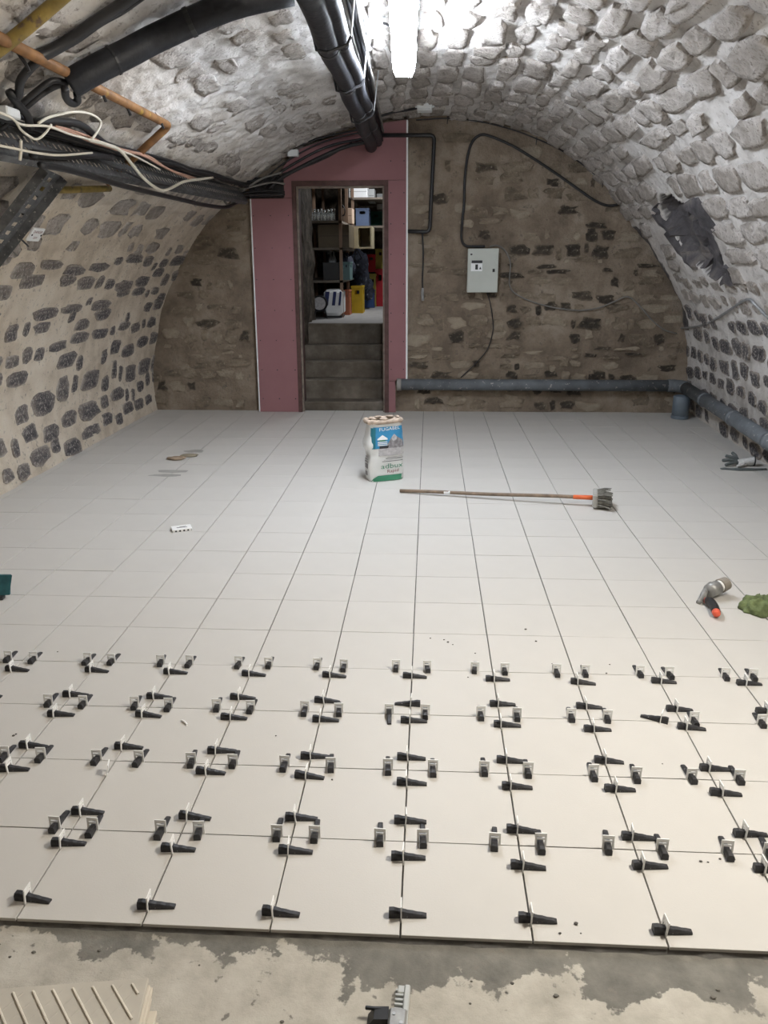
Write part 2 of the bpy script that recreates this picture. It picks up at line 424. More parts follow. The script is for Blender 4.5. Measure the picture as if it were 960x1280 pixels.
Y0, Y1 = -4.2, 7.24
def vault_piece(name, sa, sb, mat, label, cat):
    ns = max(2, int((sb-sa)/.022)); YS = [Y0+.08*i for i in range(56)]; k_ = int((Y1-.28)/.022); YS += [.28+(Y1-.28)*i/k_ for i in range(k_+1)]; ny = len(YS)-1
    V = []; F = []
    for i in range(ns+1):
        for j in range(ny+1): V.append(surf(sa+(sb-sa)*i/ns, YS[j]))
    for i in range(ns):
        for j in range(ny):
            a = i*(ny+1)+j; F.append((a, a+ny+1, a+ny+2, a+1))
    mb = MB(); mb.v = [tuple(v) for v in V]; mb.f = F
    o = mb.build(name, mat, None, True, fix=False)
    at = o.data.attributes.new('rock_and_shade', 'FLOAT', 'POINT')
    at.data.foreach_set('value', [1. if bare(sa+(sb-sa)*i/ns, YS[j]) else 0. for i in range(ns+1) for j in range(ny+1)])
    return tag(o, label, cat, kind='structure')
wall_left = vault_piece('wall_left', 0, SL, MORTAR, 'beige mortared left wall with rows of dark stones rising into the vault', 'wall')
ceiling = vault_piece('ceiling', SL, SR, WHITE, 'rough whitewashed stone barrel vault over the cellar', 'ceiling')
wall_right = vault_piece('wall_right', SR, STOT, WHITE, 'pale right wall with dark stone rows behind the grey drain pipe', 'wall')

# pixel -> world helpers (used to lay things out on the surfaces measured above)
def ray(u, v): return (RX*((u-480)/FPX) + DY*((v-640)/FPX) + fwd).normalized()
def on_z(u, v, z=0.): d = ray(u, v); return EYE + d*((z-EYE.z)/d.z)
def on_y(u, v, y): d = ray(u, v); return EYE + d*((y-EYE.y)/d.y)
def on_x(u, v, x): d = ray(u, v); return EYE + d*((x-EYE.x)/d.x)
poly = [(a.x, a.y) for a in pp[::6]]
def inside(p):
    x = p.x/(1+.041*(p.y-7.12)/2.94) if p.x > 0 else p.x
    z = p.z; c = False
    if z < .0: return True
    for i in range(len(poly)):
        a = poly[i-1]; b = poly[i]
        if (a[1] > z) != (b[1] > z) and x < (b[0]-a[0])*(z-a[1])/(b[1]-a[1])+a[0]: c = not c
    return c
def on_vault(u, v, off=0.):
    d = ray(u, v); t = .5
    while t < 14 and inside(EYE+d*t): t += .1
    lo, hi = t-.1, t
    for _ in range(8):
        m = (lo+hi)/2
        if inside(EYE+d*m): lo = m
        else: hi = m
    p = EYE+d*lo
    s = s_of(p.x/(1+.041*(p.y-7.12)/2.94) if p.x > 0 else p.x, p.z)
    return p + smat(s, p.y)*off
def pix(p):
    q = p-EYE; z = q.dot(fwd)
    if z < .1: return None
    return (480+FPX*q.dot(RX)/z, 640+FPX*q.dot(DY)/z, z)

# ------------------------------------------------------------------ stones
class Stone:
    __slots__ = ('a', 'b', 'ha', 'hb', 'h', 'tone', 'seed', 'area', 'n')
def lay(a0, a1, b0, b1, hh, ll, gap, skip, h, tone, slope=0., wob=.3):
    """courses across a (height), stones along b; returns stones"""
    out = []; a = a0
    while a < a1:
        H = U(*hh); b = b0 - U(0, ll[1])
        while b < b1:
            Lh = U(*ll)
            if R() > skip:
                st = Stone(); g = gap*U(.7, 1.3)
                st.a = a+H/2+U(-wob, wob)*gap + slope*(b+Lh/2); st.b = b+Lh/2
                st.ha = max(.02, (H-g)/2*U(.82, 1.05)); st.hb = max(.025, (Lh-g)/2)
                st.h = U(*h); st.tone = U(*tone) if isinstance(tone, tuple) else tone(st.a, st.b); st.seed = U(0, 90)
                if b0-.1 < st.b < b1+.1 and a0-.05 < st.a < a1+.1: out.append(st)
            b += Lh
        a += H
    return out
def stone_geo(st, place, n=11, jag=.14):
    rg = [[], [], []]; sd = st.seed; ph = U(0, 6.28)
    for i in range(n):
        t = 6.28318*i/n+.3
        c, s = math.cos(t), math.sin(t); e = .62
        x = math.copysign(abs(c)**e, c); y = math.copysign(abs(s)**e, s)
        f = 1 + jag*noise.noise(Vector((c*1.3+sd, s*1.3, sd))) + jag*1.0*noise.noise(Vector((c*3.4+sd, s*3.4, 5)))
        u, v = x*f, y*f
        lift = st.h*(1+.55*noise.noise(Vector((c*1.5, s*1.5, sd))))
        rg[0].append(place(st.a+u*st.ha*1.04, st.b+v*st.hb*1.04, -.018))
        rg[1].append(place(st.a+u*st.ha, st.b+v*st.hb, lift*.92))
        rg[2].append(place(st.a+u*st.ha*.62, st.b+v*st.hb*.66, lift*(1.0+.3*noise.noise(Vector((c*2, s*2, sd+7))))))
    V = rg[0]+rg[1]+rg[2]+[place(st.a, st.b, st.h*1.05)]
    F = []
    for k in range(2):
        for i in range(n):
            j = (i+1)%n; F.append((k*n+i, k*n+j, (k+1)*n+j, (k+1)*n+i))
    for i in range(n): F.append((2*n+i, 2*n+(i+1)%n, 3*n))
    return V, F
def tones_of(st, rim, n=11):
    k = st.tone; nv = lambda i, a: a*noise.noise(Vector((i*.9, st.seed, a)))
    return [rim]*n + [k+(rim-k)*.5+nv(i, .35) for i in range(n)] + [k+nv(i, .14) for i in range(n)] + [k]
def emit_stones(stones, place, parent, mat, name='stone', jag=.14, limit=300, rim=.72, sm=False):
    for st in stones:
        c = place(st.a, st.b, 0); q = pix(c)
        if q is None or not (-40 < q[0] < 1000 and -40 < q[1] < 1300): st.area = -1/(1+(c-EYE).length); continue
        nrm = (place(st.a+.02, st.b, 0)-c).cross(place(st.a, st.b+.02, 0)-c).normalized()
        st.area = st.ha*st.hb*abs(nrm.dot((EYE-c).normalized()))/(q[2]**2)
    stones.sort(key=lambda s: -s.area)
    rest = MB(); tones = []
    for k, st in enumerate(stones):
        V, F = stone_geo(st, place, jag=jag)
        if k < limit and st.area > 0:
            c = sum(V, Vector())/len(V)
            mb = MB(); mb.add([v-c for v in V], F)
            o = mb.build(name, mat, parent, sm); o.location = c; n_ = len(F); k_ = 11
            if sm: o.data.polygons.foreach_set('use_smooth', [i >= k_ for i in range(n_)])
            at = o.data.attributes.new('tone', 'FLOAT', 'POINT'); at.data.foreach_set('value', tones_of(st, rim))
        else:
            rest.add(V, F); tones += tones_of(st, rim)
    if tones:
        o = rest.build(name+'_rubble', mat, parent, sm); o['kind'] = 'stuff'
        at = o.data.attributes.new('tone', 'FLOAT', 'POINT'); at.data.foreach_set('value', tones)
sY0, sY1 = -3.9, 7.08
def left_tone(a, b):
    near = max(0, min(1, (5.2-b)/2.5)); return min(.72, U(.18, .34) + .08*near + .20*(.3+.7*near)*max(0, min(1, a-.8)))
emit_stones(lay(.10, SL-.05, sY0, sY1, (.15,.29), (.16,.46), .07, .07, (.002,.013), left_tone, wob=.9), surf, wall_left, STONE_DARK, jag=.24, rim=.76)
up = lay(SL, 2.95, sY0, sY1, (.17,.26), (.20,.40), .075, .25, (.0005,.006), lambda a, b: U(.70, .84), wob=.5)
up += lay(2.95, 4.65, sY0, sY1, (.15,.24), (.2,.5), .05, .40, (.001,.009), lambda a, b: U(.80, .97), slope=0, wob=.6)
up += lay(4.5, SR+.35, sY0, sY1, (.15,.23), (.24,.56), .040, .05, (.010,.034), lambda a, b: U(.74, .98), slope=-.05, wob=.3)
up = [s for s in up if clear_of(s) and SL+.05 < s.a < SR]
emit_stones(up, surf, ceiling, STONE_PALE, jag=.36, rim=.88, sm=True)
def right_tone(a, b):
    p, _ = prof(a); return U(.14, .30) if p.y < 1.12 else U(.60, .78)
rt = lay(SR, STOT-.12, sY0, sY1, (.18,.25), (.20,.34), .075, .06, (.004,.02), right_tone, wob=.4)
emit_stones([s for s in rt if clear_of(s)], surf, wall_right, STONE_DARK, jag=.30, rim=.74)
# grey rubble inside the broken-out hole, its shade toned into the stones
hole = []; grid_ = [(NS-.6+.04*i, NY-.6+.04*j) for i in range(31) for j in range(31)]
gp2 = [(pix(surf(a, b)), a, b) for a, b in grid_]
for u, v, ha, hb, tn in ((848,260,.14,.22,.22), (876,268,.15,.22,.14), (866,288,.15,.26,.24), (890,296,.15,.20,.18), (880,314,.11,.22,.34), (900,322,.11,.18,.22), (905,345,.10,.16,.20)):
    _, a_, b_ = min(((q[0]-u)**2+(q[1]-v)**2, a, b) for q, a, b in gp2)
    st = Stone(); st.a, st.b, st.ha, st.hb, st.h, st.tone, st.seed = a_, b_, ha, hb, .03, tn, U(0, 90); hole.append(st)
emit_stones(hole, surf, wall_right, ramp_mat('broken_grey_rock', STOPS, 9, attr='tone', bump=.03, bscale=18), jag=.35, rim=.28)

# ------------------------------------------------------------------ end wall with the doorway, and the wall behind the camera
YB = 7.13
DX0, DX1, DZ = -1.40, -.38, 2.40
def back(a, b, h=0.):        # a = z, b = x
    q = Vector((b, a, 7.7)); k = noise.noise(q*2.5)*.014+noise.noise(q*7)*.008
    return Vector((b, YB-.01-h-k, a))
mb = MB(); nx, nz_ = 134, 68; x0, x1, z0, z1 = -3.36, 3.34, -.06, 3.34
idx = {}
for i in range(nx+1):
    for j in range(nz_+1):
        idx[i, j] = len(mb.v); mb.v.append(tuple(back(z0+(z1-z0)*j/nz_, x0+(x1-x0)*i/nx)))
for i in range(nx):
    for j in range(nz_):
        cx, cz = x0+(x1-x0)*(i+.5)/nx, z0+(z1-z0)*(j+.5)/nz_
        if DX0 < cx < DX1 and cz < DZ: continue
        mb.f.append((idx[i, j], idx[i+1, j], idx[i+1, j+1], idx[i, j+1]))
wall_back = tag(mb.build('wall_back', BROWN, None, True, fix=False), 'brown rubble stone end wall around the pink doorway', 'wall', kind='structure')
def back_tone(z, x):
    dark = .46 if (x > .9 and z < 2.) else .13
    return U(.16, .34) if R() < dark else U(.48, .98)
bs = lay(.02, 2.85, -3.0, 2.85, (.075,.16), (.08,.30), .040, .24, (.003,.022), back_tone, wob=.9)
bs = [s for s in bs if not (-1.95 < s.b < -.08) and inside(Vector((s.b, 7.1, s.a+.06))) and R() > (.35 if s.a > 2.0 else 0)]
emit_stones(bs, back, wall_back, STONE_BACK, jag=.5, rim=.62)
mb = MB(); mb.box((-3.4, Y0-.1, -.06), (3.4, Y0, 3.3)); tag(mb.build('wall_front', BROWN), 'plain end wall behind the viewpoint', 'wall', kind='structure')

# ------------------------------------------------------------------ floor: slab, adhesive bed, tiles
T = .333
floor = tag(MB().box((-3.5, Y0-.1, -.12), (3.4, 7.3, -.021)).build('floor', CONCRETE), 'cream square tiles laid over a stained concrete slab', 'floor', kind='structure')
mb = MB(); n = 180; top = []; bot = []
for i in range(n+1):
    x = -3.1+6.1*i/n; e = .004*noise.noise(Vector((x*7, 0, 4)))+.004*noise.noise(Vector((x*23, 1, 4)))
    top.append((x, .006+e*.5, -.0095)); bot.append((x, -.002-abs(e)*2.2, -.022))
back_ = [(x, 7.2, -.0095) for x, _, _ in top]
mb.rings([bot, top, back_], False, False, closed=False)
mb.build('adhesive_bed', BED, floor, fix=False)
GX, GY = .0048, .0032
def tile_mesh(w_, d_):
    mb = MB(); b = .0007; h = .009
    mb.rings([[(0,0,-h),(w_,0,-h),(w_,d_,-h),(0,d_,-h)], [(0,0,-b),(w_,0,-b),(w_,d_,-b),(0,d_,-b)], [(b,b,0),(w_-b,b,0),(w_-b,d_-b,0),(b,d_-b,0)]])
    me = mb.mesh('tile', TILE); me.materials.append(TILE_SIDE)
    return me
full = tile_mesh(T-GX, T-GY); tl = []
for i in range(-10, 10):
    for j in range(0, 22):
        xa, xb = max(i*T+GX/2, -3.075), min((i+1)*T-GX/2, 2.95+.0)
        ya, yb = j*T+GY/2, min((j+1)*T-GY/2, 7.13)
        if j*T < 5.2: xb = min(xb, 2.95+.041*(j*T-7.12)+.03)
        if xb-xa < .03 or yb-ya < .03: continue
        q = pix(Vector(((xa+xb)/2, (ya+yb)/2, 0)))
        vis = q and -70 < q[0] < 1030 and q[1] < 1330
        ar = (xb-xa)*(yb-ya)/((q[2] if q else 1)**3) if vis else -1
        tl.append((ar, xa, xb, ya, yb))
tl.sort(reverse=True); rest = MB()
for k, (ar, xa, xb, ya, yb) in enumerate(tl):
    z = U(-.0006, .0003)
    if k < 300 and ar > 0:
        w_, d_ = xb-xa, yb-ya
        me = full if abs(w_-(T-GX)) < 1e-4 and abs(d_-(T-GY)) < 1e-4 else tile_mesh(w_, d_)
        o = link_mesh('tile', me, floor); o.location = (xa+U(-.0006,.0006), ya+U(-.0006,.0006), z); o.rotation_euler = (U(-.0012,.0012), U(-.0012,.0012), U(-.001,.001))
    else: rest.box((xa, ya, -.009), (xb, yb, z))
o = rest.build('tile_field', TILE, floor); o['kind'] = 'stuff'

# ------------------------------------------------------------------ pink partition, door frame, stairs, storeroom shell
part_ = tag(empty('wall_partition', (-1, 7.05, 0)), 'pink fire-rated plasterboard partition around the doorway', 'wall', kind='structure')
def wm(o): return wm(o.parent) @ o.matrix_basis if o.parent is not None else o.matrix_basis.copy()
def child(mb, name, mat, parent, smooth=False):
    """built in world coordinates, then parented in place"""
    o = mb.build(name, mat, None, smooth)
    o.data.transform(wm(parent).inverted()); o.parent = parent
    return o
ya, yb = 7.03, 7.056
child(MB().prism([(-1.84,.002),(-1.815,2.235),(-1.383,2.238),(-1.40,.002)], ya, yb), 'plasterboard_panel', PINK, part_)
arc = [(-1.475,2.24),(-1.47,2.53)] + [(x, prof(s_of(x, 2.8))[0].y-.035) for x in (-1.30,-1.1,-.9,-.7,-.5,-.35)] + [(-.202,2.955),(-.199,2.402),(-1.383,2.402),(-1.383,2.24)]
child(MB().prism(arc, ya, yb), 'plasterboard_panel', PINK, part_)
child(MB().prism([(-.386,.352),(-.386,2.399),(-.199,2.399),(-.195,.375)], ya, yb), 'plasterboard_panel', PINK, part_)
child(MB().prism([(-.386,.002),(-.386,.349),(-.316,.349),(-.31,.002)], ya, yb), 'plasterboard_panel', PINK, part_)
child(MB().prism([(-1.853,.002),(-1.828,2.235),(-1.815,2.235),(-1.84,.002)], ya-.004, 7.13), 'corner_bead', P_WHITE, part_)['label'] = 'white corner bead along the edge'
child(MB().prism([(-.199,.375),(-.203,2.955),(-.187,2.955),(-.181,.375)], ya-.004, 7.13), 'corner_bead', P_WHITE, part_)['label'] = 'white corner bead along the edge'
mb = MB()
for x in (-1.80, -1.62, -1.43):
    for k in range(7): mb.cyl((x+U(-.01,.01), ya-.001, .15+.32*k), (x, ya+.004, .15+.32*k), .006, n=6)
for x in (-.36, -.225):
    for k in range(8): mb.cyl((x, ya-.001, .48+.3*k), (x, ya+.004, .48+.3*k), .006, n=6)
child(mb, 'screw_heads', BLACK, part_)['kind'] = 'stuff'
door = tag(empty('door_1', (-.9, 7.1, 0)), 'open doorway with a dark timber frame and no door leaf', 'door', kind='structure')
for p in ([(-1.402,0),(-1.385,2.402),(-1.345,2.402),(-1.362,0)], [(-.432,0),(-.428,2.402),(-.386,2.402),(-.386,0)]):
    child(MB().prism(p, 7.022, 7.34), 'door_jamb', DARKWOOD, door)
child(MB().prism([(-1.345,2.352),(-1.345,2.402),(-.428,2.402),(-.428,2.352)], 7.022, 7.34), 'door_head', DARKWOOD, door)
for p in ([(-1.362,0),(-1.345,2.352),(-1.325,2.352),(-1.342,0)], [(-.452,0),(-.448,2.352),(-.428,2.352),(-.432,0)], [(-1.325,2.332),(-1.325,2.352),(-.448,2.352),(-.448,2.332)]):
    child(MB().prism(p, 7.06, 7.10), 'door_stop', GREYWOOD, door)
stairs = tag(empty('staircase', (-.9, 7.3, 0)), 'worn concrete steps rising through the doorway to the storeroom', 'stairs', kind='structure')
sy = [7.22, 7.47, 7.73, 7.99, 8.25]; sv = [502.5, 475.5, 452, 431.5, 405]
zs = [on_y(428, v, y).z for v, y in zip(sv, sy)]; FZ = zs[-1]
for k in range(4):
    z0 = 0 if k == 0 else zs[k-1]
    mb = MB(); n = 14; fr = []; ft = []; bt = []; b0 = []
    for i in range(n+1):
        x = -1.46+1.10*i/n; e = .008*noise.noise(Vector((x*4, k*3.3, 1)))
        b0.append((x, sy[k]+.012+e, z0-.02)); fr.append((x, sy[k]+e, zs[k]-.012)); ft.append((x, sy[k]+.008+e, zs[k]+e*.4)); bt.append((x, sy[k]+.34, zs[k]+e*.4))
    mb.rings([b0, fr, ft, bt], False, False, closed=False)
    child(mb, 'step', CONCRETE_STEP, stairs)
mb = MB(); mb.box((-1.46, 8.242, zs[3]-.02), (-.36, 8.40, FZ+.0008)); child(mb, 'step', CONCRETE_STEP, stairs)
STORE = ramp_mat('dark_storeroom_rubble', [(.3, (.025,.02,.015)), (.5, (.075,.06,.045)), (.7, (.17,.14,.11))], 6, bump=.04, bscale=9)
STFLOOR = simple('pale_grey_storeroom_floor', (.42,.41,.40), rough=.8, var=.12, bump=.002)
tag(MB().box((-3.2, 8.25, FZ-.25), (1.6, 13.2, FZ)).build('floor_storeroom', STFLOOR), 'grey concrete floor of the storeroom up the steps', 'floor', kind='structure')
mb = MB()
def rubble_wall(x, y0, y1, z0, z1, sgn):
    n, k = int((y1-y0)/.07), int((z1-z0)/.07); rows = []
    for i in range(n+1):
        rows.append([(x+sgn*(.05*noise.noise(Vector((y0+i*.07, j*.07, x))*3)+.03*noise.noise(Vector((y0+i*.07, j*.07, x))*8)), y0+(y1-y0)*i/n, z0+(z1-z0)*j/k) for j in range(k+1)])
    return MB().rings(rows, False, False, closed=False)
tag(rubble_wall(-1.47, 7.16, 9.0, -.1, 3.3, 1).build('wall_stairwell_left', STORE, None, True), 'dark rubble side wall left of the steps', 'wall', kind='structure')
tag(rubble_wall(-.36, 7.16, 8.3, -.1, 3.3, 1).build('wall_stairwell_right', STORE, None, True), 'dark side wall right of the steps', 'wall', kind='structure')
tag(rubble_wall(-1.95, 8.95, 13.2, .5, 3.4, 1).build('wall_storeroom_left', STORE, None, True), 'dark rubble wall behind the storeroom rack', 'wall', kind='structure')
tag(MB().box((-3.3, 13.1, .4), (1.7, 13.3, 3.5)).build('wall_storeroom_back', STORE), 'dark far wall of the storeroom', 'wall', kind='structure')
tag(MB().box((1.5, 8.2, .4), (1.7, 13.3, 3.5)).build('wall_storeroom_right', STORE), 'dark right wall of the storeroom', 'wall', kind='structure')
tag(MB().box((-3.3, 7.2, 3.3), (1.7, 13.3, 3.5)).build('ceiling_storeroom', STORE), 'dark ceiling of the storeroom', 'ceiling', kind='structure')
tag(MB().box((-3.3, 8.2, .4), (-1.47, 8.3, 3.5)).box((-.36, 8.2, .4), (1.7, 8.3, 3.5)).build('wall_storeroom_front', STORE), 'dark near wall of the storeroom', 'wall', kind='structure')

# ------------------------------------------------------------------ lamps
def batten(p0, p1, nrm, lamp, label, name='ceiling_light', wid=.15):
    """waterproof LED batten from p0 to p1, nrm points away from the vault"""
    p0, p1, nrm = Vector(p0), Vector(p1), Vector(nrm).normalized()
    ax = (p1-p0).normalized(); sd = ax.cross(nrm).normalized(); Ln = (p1-p0).length
    m = Matrix((sd, ax, nrm)).transposed().to_4x4(); m.translation = p0
    t = tag(empty(name, p0), label, 'light')
    def cc(mb, nm, mt): return child(mb, nm, mt, t)
    hw = wid/2
    def sec(f, y, z0, z1): return [Vector((-hw*f, y, z0)), Vector((hw*f, y, z0)), Vector((hw*f*.98, y, (z0+z1)/2)), Vector((hw*f*.72, y, z1)), Vector((-hw*f*.72, y, z1)), Vector((-hw*f*.98, y, (z0+z1)/2))]
    mb = MB(); mb.rings([[m @ q for q in sec(f, y, -.035, .008)] for f, y in ((.5, 0), (.95, .05), (1.02, .09), (1.02, Ln-.09), (.95, Ln-.05), (.5, Ln))])
    cc(mb, 'housing', BOXW)
    mb = MB(); mb.rings([[m @ q for q in sec(f, y, .008, z1)] for f, y, z1 in ((.55, .012, .03), (.9, .06, .075), (.96, .10, .085), (.96, Ln-.10, .085), (.9, Ln-.06, .075), (.55, Ln-.012, .03))])
    cc(mb, 'diffuser', lamp)
    for y in (.3, Ln-.3):
        mb = MB(); mb.box((-.02, y-.015, -.10), (.02, y+.015, -.03), m); cc(mb, 'bracket', GALV)
    for y in (.2, .5, Ln-.5, Ln-.2):
        for s_ in (-1, 1):
            mb = MB(); mb.box((s_*hw*1.0-.004, y-.012, -.02), (s_*hw*1.0+.004, y+.012, .02), m); cc(mb, 'clip', GALV)
    return t
batten((-.139, 4.31, 2.855), (-.092, 2.80, 2.855), (0, 0, -1), COOL, 'bright white batten light on the vault crown beside the black pipes')
batten((1.55, .75, 2.34), (1.57, .20, 2.34), (-.93, .14, -.34), WARM, 'second batten light on the right haunch of the vault, above the frame')
batten((-.35, 10.9, 3.12), (-.35, 9.5, 3.12), (0, 0, -1), STORE_L, 'batten light on the storeroom ceiling behind the door head')

# ------------------------------------------------------------------ tile levelling wedges and clips
WM = None
def wedge_mesh():
    mb = MB(); L_, w1, w2, h1, h2 = .098, .0105, .0075, .021, .006; rg = []
    for k in range(9):
        t = k/8; x = -.032+L_*t; hw = w1+(w2-w1)*t; h = h1+(h2-h1)*max(0, (t-.12)/.88) + (.0012 if k % 2 else 0)
        rg.append([(x,-hw,0),(x,hw,0),(x,hw,h*.7),(x,hw*.6,h),(x,-hw*.6,h),(x,-hw,h*.7)])
    return mb.rings(rg).mesh('wedge', WEDGE)
def clip_mesh():
    mb = MB(); t = .0016
    for a, b in (((-t,-.017,-.009),(t,-.0110,.032)), ((-t,.0110,-.009),(t,.017,.032)), ((-t,-.017,.032),(t,.017,.043)), ((-t,-.0110,.0225),(t,.0110,.0275)), ((-t,-.0115,-.009),(t,.0115,-.002))): mb.box(a, b)
    return mb.mesh('clip', CLIP)
WME, CME = wedge_mesh(), clip_mesh()
ORD = 'first second third fourth fifth sixth seventh eighth ninth tenth eleventh twelfth thirteenth fourteenth fifteenth sixteenth seventeenth eighteenth nineteenth twentieth twenty-first twenty-second'.split()
proto = None
def levelling_wedge(x, y, rz, with_wedge=True):
    global proto
    if proto is None:
        proto = empty('levelling_wedge'); link_mesh('wedge', WME, proto); link_mesh('clip', CME, proto)['label'] = 'white plastic clip'
        o = proto
    else: o = copy_tree(proto)
    o.location = (x, y, .0006); o.rotation_euler = (0, 0, rz)
    for c in o.children:
        if c.name.startswith('wedge'): c.location = (U(-.006,.008), U(-.001,.001), 0); c.rotation_euler = (0, 0, U(-.07,.07))
        else: c.rotation_euler = (0, U(-.10,.10), U(-.05,.05))
    return o
c6 = lambda l: [(x/2, 800+y/2) for x, y in l]
c7 = lambda l: [(480+x/2, 800+y/2) for x, y in l]
A_ROWS = [
 (1, 'before', c6([(155,503),(433,517),(722,522)])+c7([(50,538),(340,560),(637,560),(935,568)])),
 (1, 'past', c6([(205,425),(473,437),(740,440)])+c7([(52,448),(325,470),(617,488),(893,480)])),
 (2, 'before', c6([(22,318),(515,325),(768,335)])+c7([(57,352),(310,362),(570,368),(840,378)])),
 (2, 'past', c6([(75,260),(310,263),(540,273),(780,287)])+c7([(58,290),(305,297),(545,298),(805,317)])),
 (3, 'before', c6([(140,182),(360,183),(578,190),(802,195)])+c7([(65,198),(293,208),(522,220),(755,215)])),
 (3, 'past', c6([(-14,135),(180,133),(388,138),(600,140),(812,148)])+c7([(82,157),(285,157),(500,163),(727,170),(945,175)])),
 (4, 'before', c6([(38,70),(230,72),(427,77),(622,82),(828,85)])+c7([(68,87),(268,95),(480,102),(688,100),(900,105)]))]
FRONT = [(33.5,1120),(187.5,1129),(342.5,1137.5),(501,1140),(660,1146),(828.5,1160)]
B_ROWS = [
 (1, c6([(137,460),(232,465),(402,473),(497,475),(693,485),(787,490),(950,495)])+c7([(97,495),(277,500),(392,503),(560,515),(695,517),(857,528),(962,530)])),
 (2, c6([(12,290),(103,292),(243,295),(348,297),(478,300),(583,307),(712,308),(827,312)])+c7([(10,315),(122,320),(250,325),(360,325),(523,333),(630,335),(768,343),(887,347)])),
 (3, c6([(122,160),(208,155),(337,163),(422,165),(542,170),(627,170),(762,173),(847,173)])+c7([(13,180),(103,180),(242,183),(332,185),(468,190),(558,192),(693,193),(775,200),(942,208)])),
 (4, c6([(22,50),(85,50),(220,58),(280,55),(403,62),(475,62),(597,65),(672,65),(793,68),(860,68)])+c7([(30,63),(108,65),(227,68),(302,70),(432,73),(503,75),(640,80),(713,80),(853,88),(922,90)]))]
nth = ['front', 'first', 'second', 'third', 'fourth']
def put_a(u, v, extra=0):
    p = on_z(u, v, .012); i = round(p.x/T)
    o = levelling_wedge(i*T, p.y, extra + U(-.05,.05)); return o
for k, (u, v) in enumerate(FRONT):
    tag(put_a(u, v), 'dark crosswise levelling wedge at the front edge of the tiles, %s from left' % ORD[k], 'wedge', 'levelling wedges along the front tile edge')
for j, side, pts in A_ROWS:
    for k, (u, v) in enumerate(pts):
        rev = math.pi if (j == 3 and side == 'past' and k == 5) else 0
        tag(put_a(u, v, rev), 'dark crosswise wedge just %s the %s cross joint from the front, %s from left' % (side, nth[j], ORD[k]), 'wedge', 'crosswise levelling wedges')
for j, pts in B_ROWS:
    for k, (u, v) in enumerate(pts):
        p = on_z(u, v, .012); x = EYE.x+(p.x-EYE.x)*(j*T-EYE.y)/(p.y-EYE.y)
        rz = math.pi/2 + U(-.06,.06)
        if j == 3 and k == 8: rz = -math.pi/2
        if j == 3 and k == 14: rz = math.pi*.86
        tag(levelling_wedge(x, j*T, rz), 'dark lengthwise wedge on the %s cross joint from the front, %s from left' % (nth[j], ORD[k]), 'wedge', 'lengthwise levelling wedges')
p = on_z(133, 963, .012); o = link_mesh('levelling_clip', CME); o.location = (round(p.x/T)*T, p.y, 0); o.rotation_euler = (0, .2, .25)
tag(o, 'empty white levelling clip standing without a wedge at the second cross joint', 'clip')

# ------------------------------------------------------------------ writing helper
def text_geo(txt, size=1.0):
    cu = bpy.data.curves.new('t', 'FONT'); cu.body = txt; cu.size = size; cu.align_x = 'CENTER'; cu.resolution_u = 2
    ob = bpy.data.objects.new('t', cu); COL.objects.link(ob)
    bpy.context.view_layer.update()
    me = ob.to_mesh(); V = [(v.co.x, v.co.y) for v in me.vertices]; F = [tuple(q.vertices) for q in me.polygons]
    ob.to_mesh_clear(); bpy.data.objects.remove(ob); bpy.data.curves.remove(cu)
    return V, F

# ------------------------------------------------------------------ bag of adhesive
bp_ = on_z(480, 601, 0)
bag = tag(empty('mortar_bag', (bp_.x-.003, bp_.y+.07, 0), .42), 'opened white paper sack of tile adhesive standing on the tiles', 'bag')
def bag_dim(z):
    k = z/.47
    return .137+.012*math.sin(k*3.1)-.010*k, .080+.016*math.sin(k*3.0)-.018*k
def bag_pt(u, z, off=0, wr=1):
    """u in -1..1 across the front face"""
    hx, hy = bag_dim(z); x = u*hx*.985
    y = -hy*(1-abs(u)**5)**(1/5) if abs(u) < 1 else 0
    wob = .003*noise.noise(Vector((u*3, z*14, 1)))*wr
    return Vector((x, y-off+wob, z))
mb = MB(); rg = []
for k in range(23):
    z = .455*k/22; hx, hy = bag_dim(z); q = []
    for i in range(48):
        t = 6.28318*i/48; c, s = math.cos(t), math.sin(t); e = .42
        x = hx*math.copysign(abs(c)**e, c); y = hy*math.copysign(abs(s)**e, s)
        wob = .005*noise.noise(Vector((c*2.2, s*2.2, z*12)))
        if c < -.5: x += -.016*math.exp(-((z-.29)/.045)**2) + .010*math.exp(-((z-.20)/.05)**2)
        if k == 0: x *= .985; y *= .97
        q.append((x+wob*.6, y+wob, z))
    rg.append(q)
mb.rings(rg); mb.build('sack', PAPER, bag, True)
def bag_patch(name, poly_, mat, off, lab=None):
    """polygon in (u,z) laid on the front as a fine strip mesh"""
    zs_ = [p[1] for p in poly_]; z0, z1 = min(zs_), max(zs_); mb = MB(); rows = []
    n = max(2, int((z1-z0)/.012)+1)
    for k in range(n+1):
        z = z0+(z1-z0)*k/n; zz = min(max(z, z0+1e-5), z1-1e-5); xs = []
        for i in range(len(poly_)):
            a, b = poly_[i-1], poly_[i]
            if (a[1] > zz) != (b[1] > zz): xs.append(a[0]+(b[0]-a[0])*(zz-a[1])/(b[1]-a[1]))
        if len(xs) < 2: continue
        rows.append([bag_pt(min(xs)+(max(xs)-min(xs))*i/10, z, off, 0) for i in range(11)])
    mb.rings(rows, False, False, closed=False)
    o = mb.build(name, mat, bag, fix=False)
    if lab: o['label'] = lab
    return o
E_ = .0045
bag_patch('printed_panel', [(-.86,.262),(.96,.262),(.96,.425),(-.86,.425)], P_BLUE, E_, 'blue printed panel')
bag_patch('printed_stripe', [(-.97,.262),(-.72,.262),(-.72,.42),(-.97,.42)], P_TEAL, E_+.0006, 'dark teal stripe')
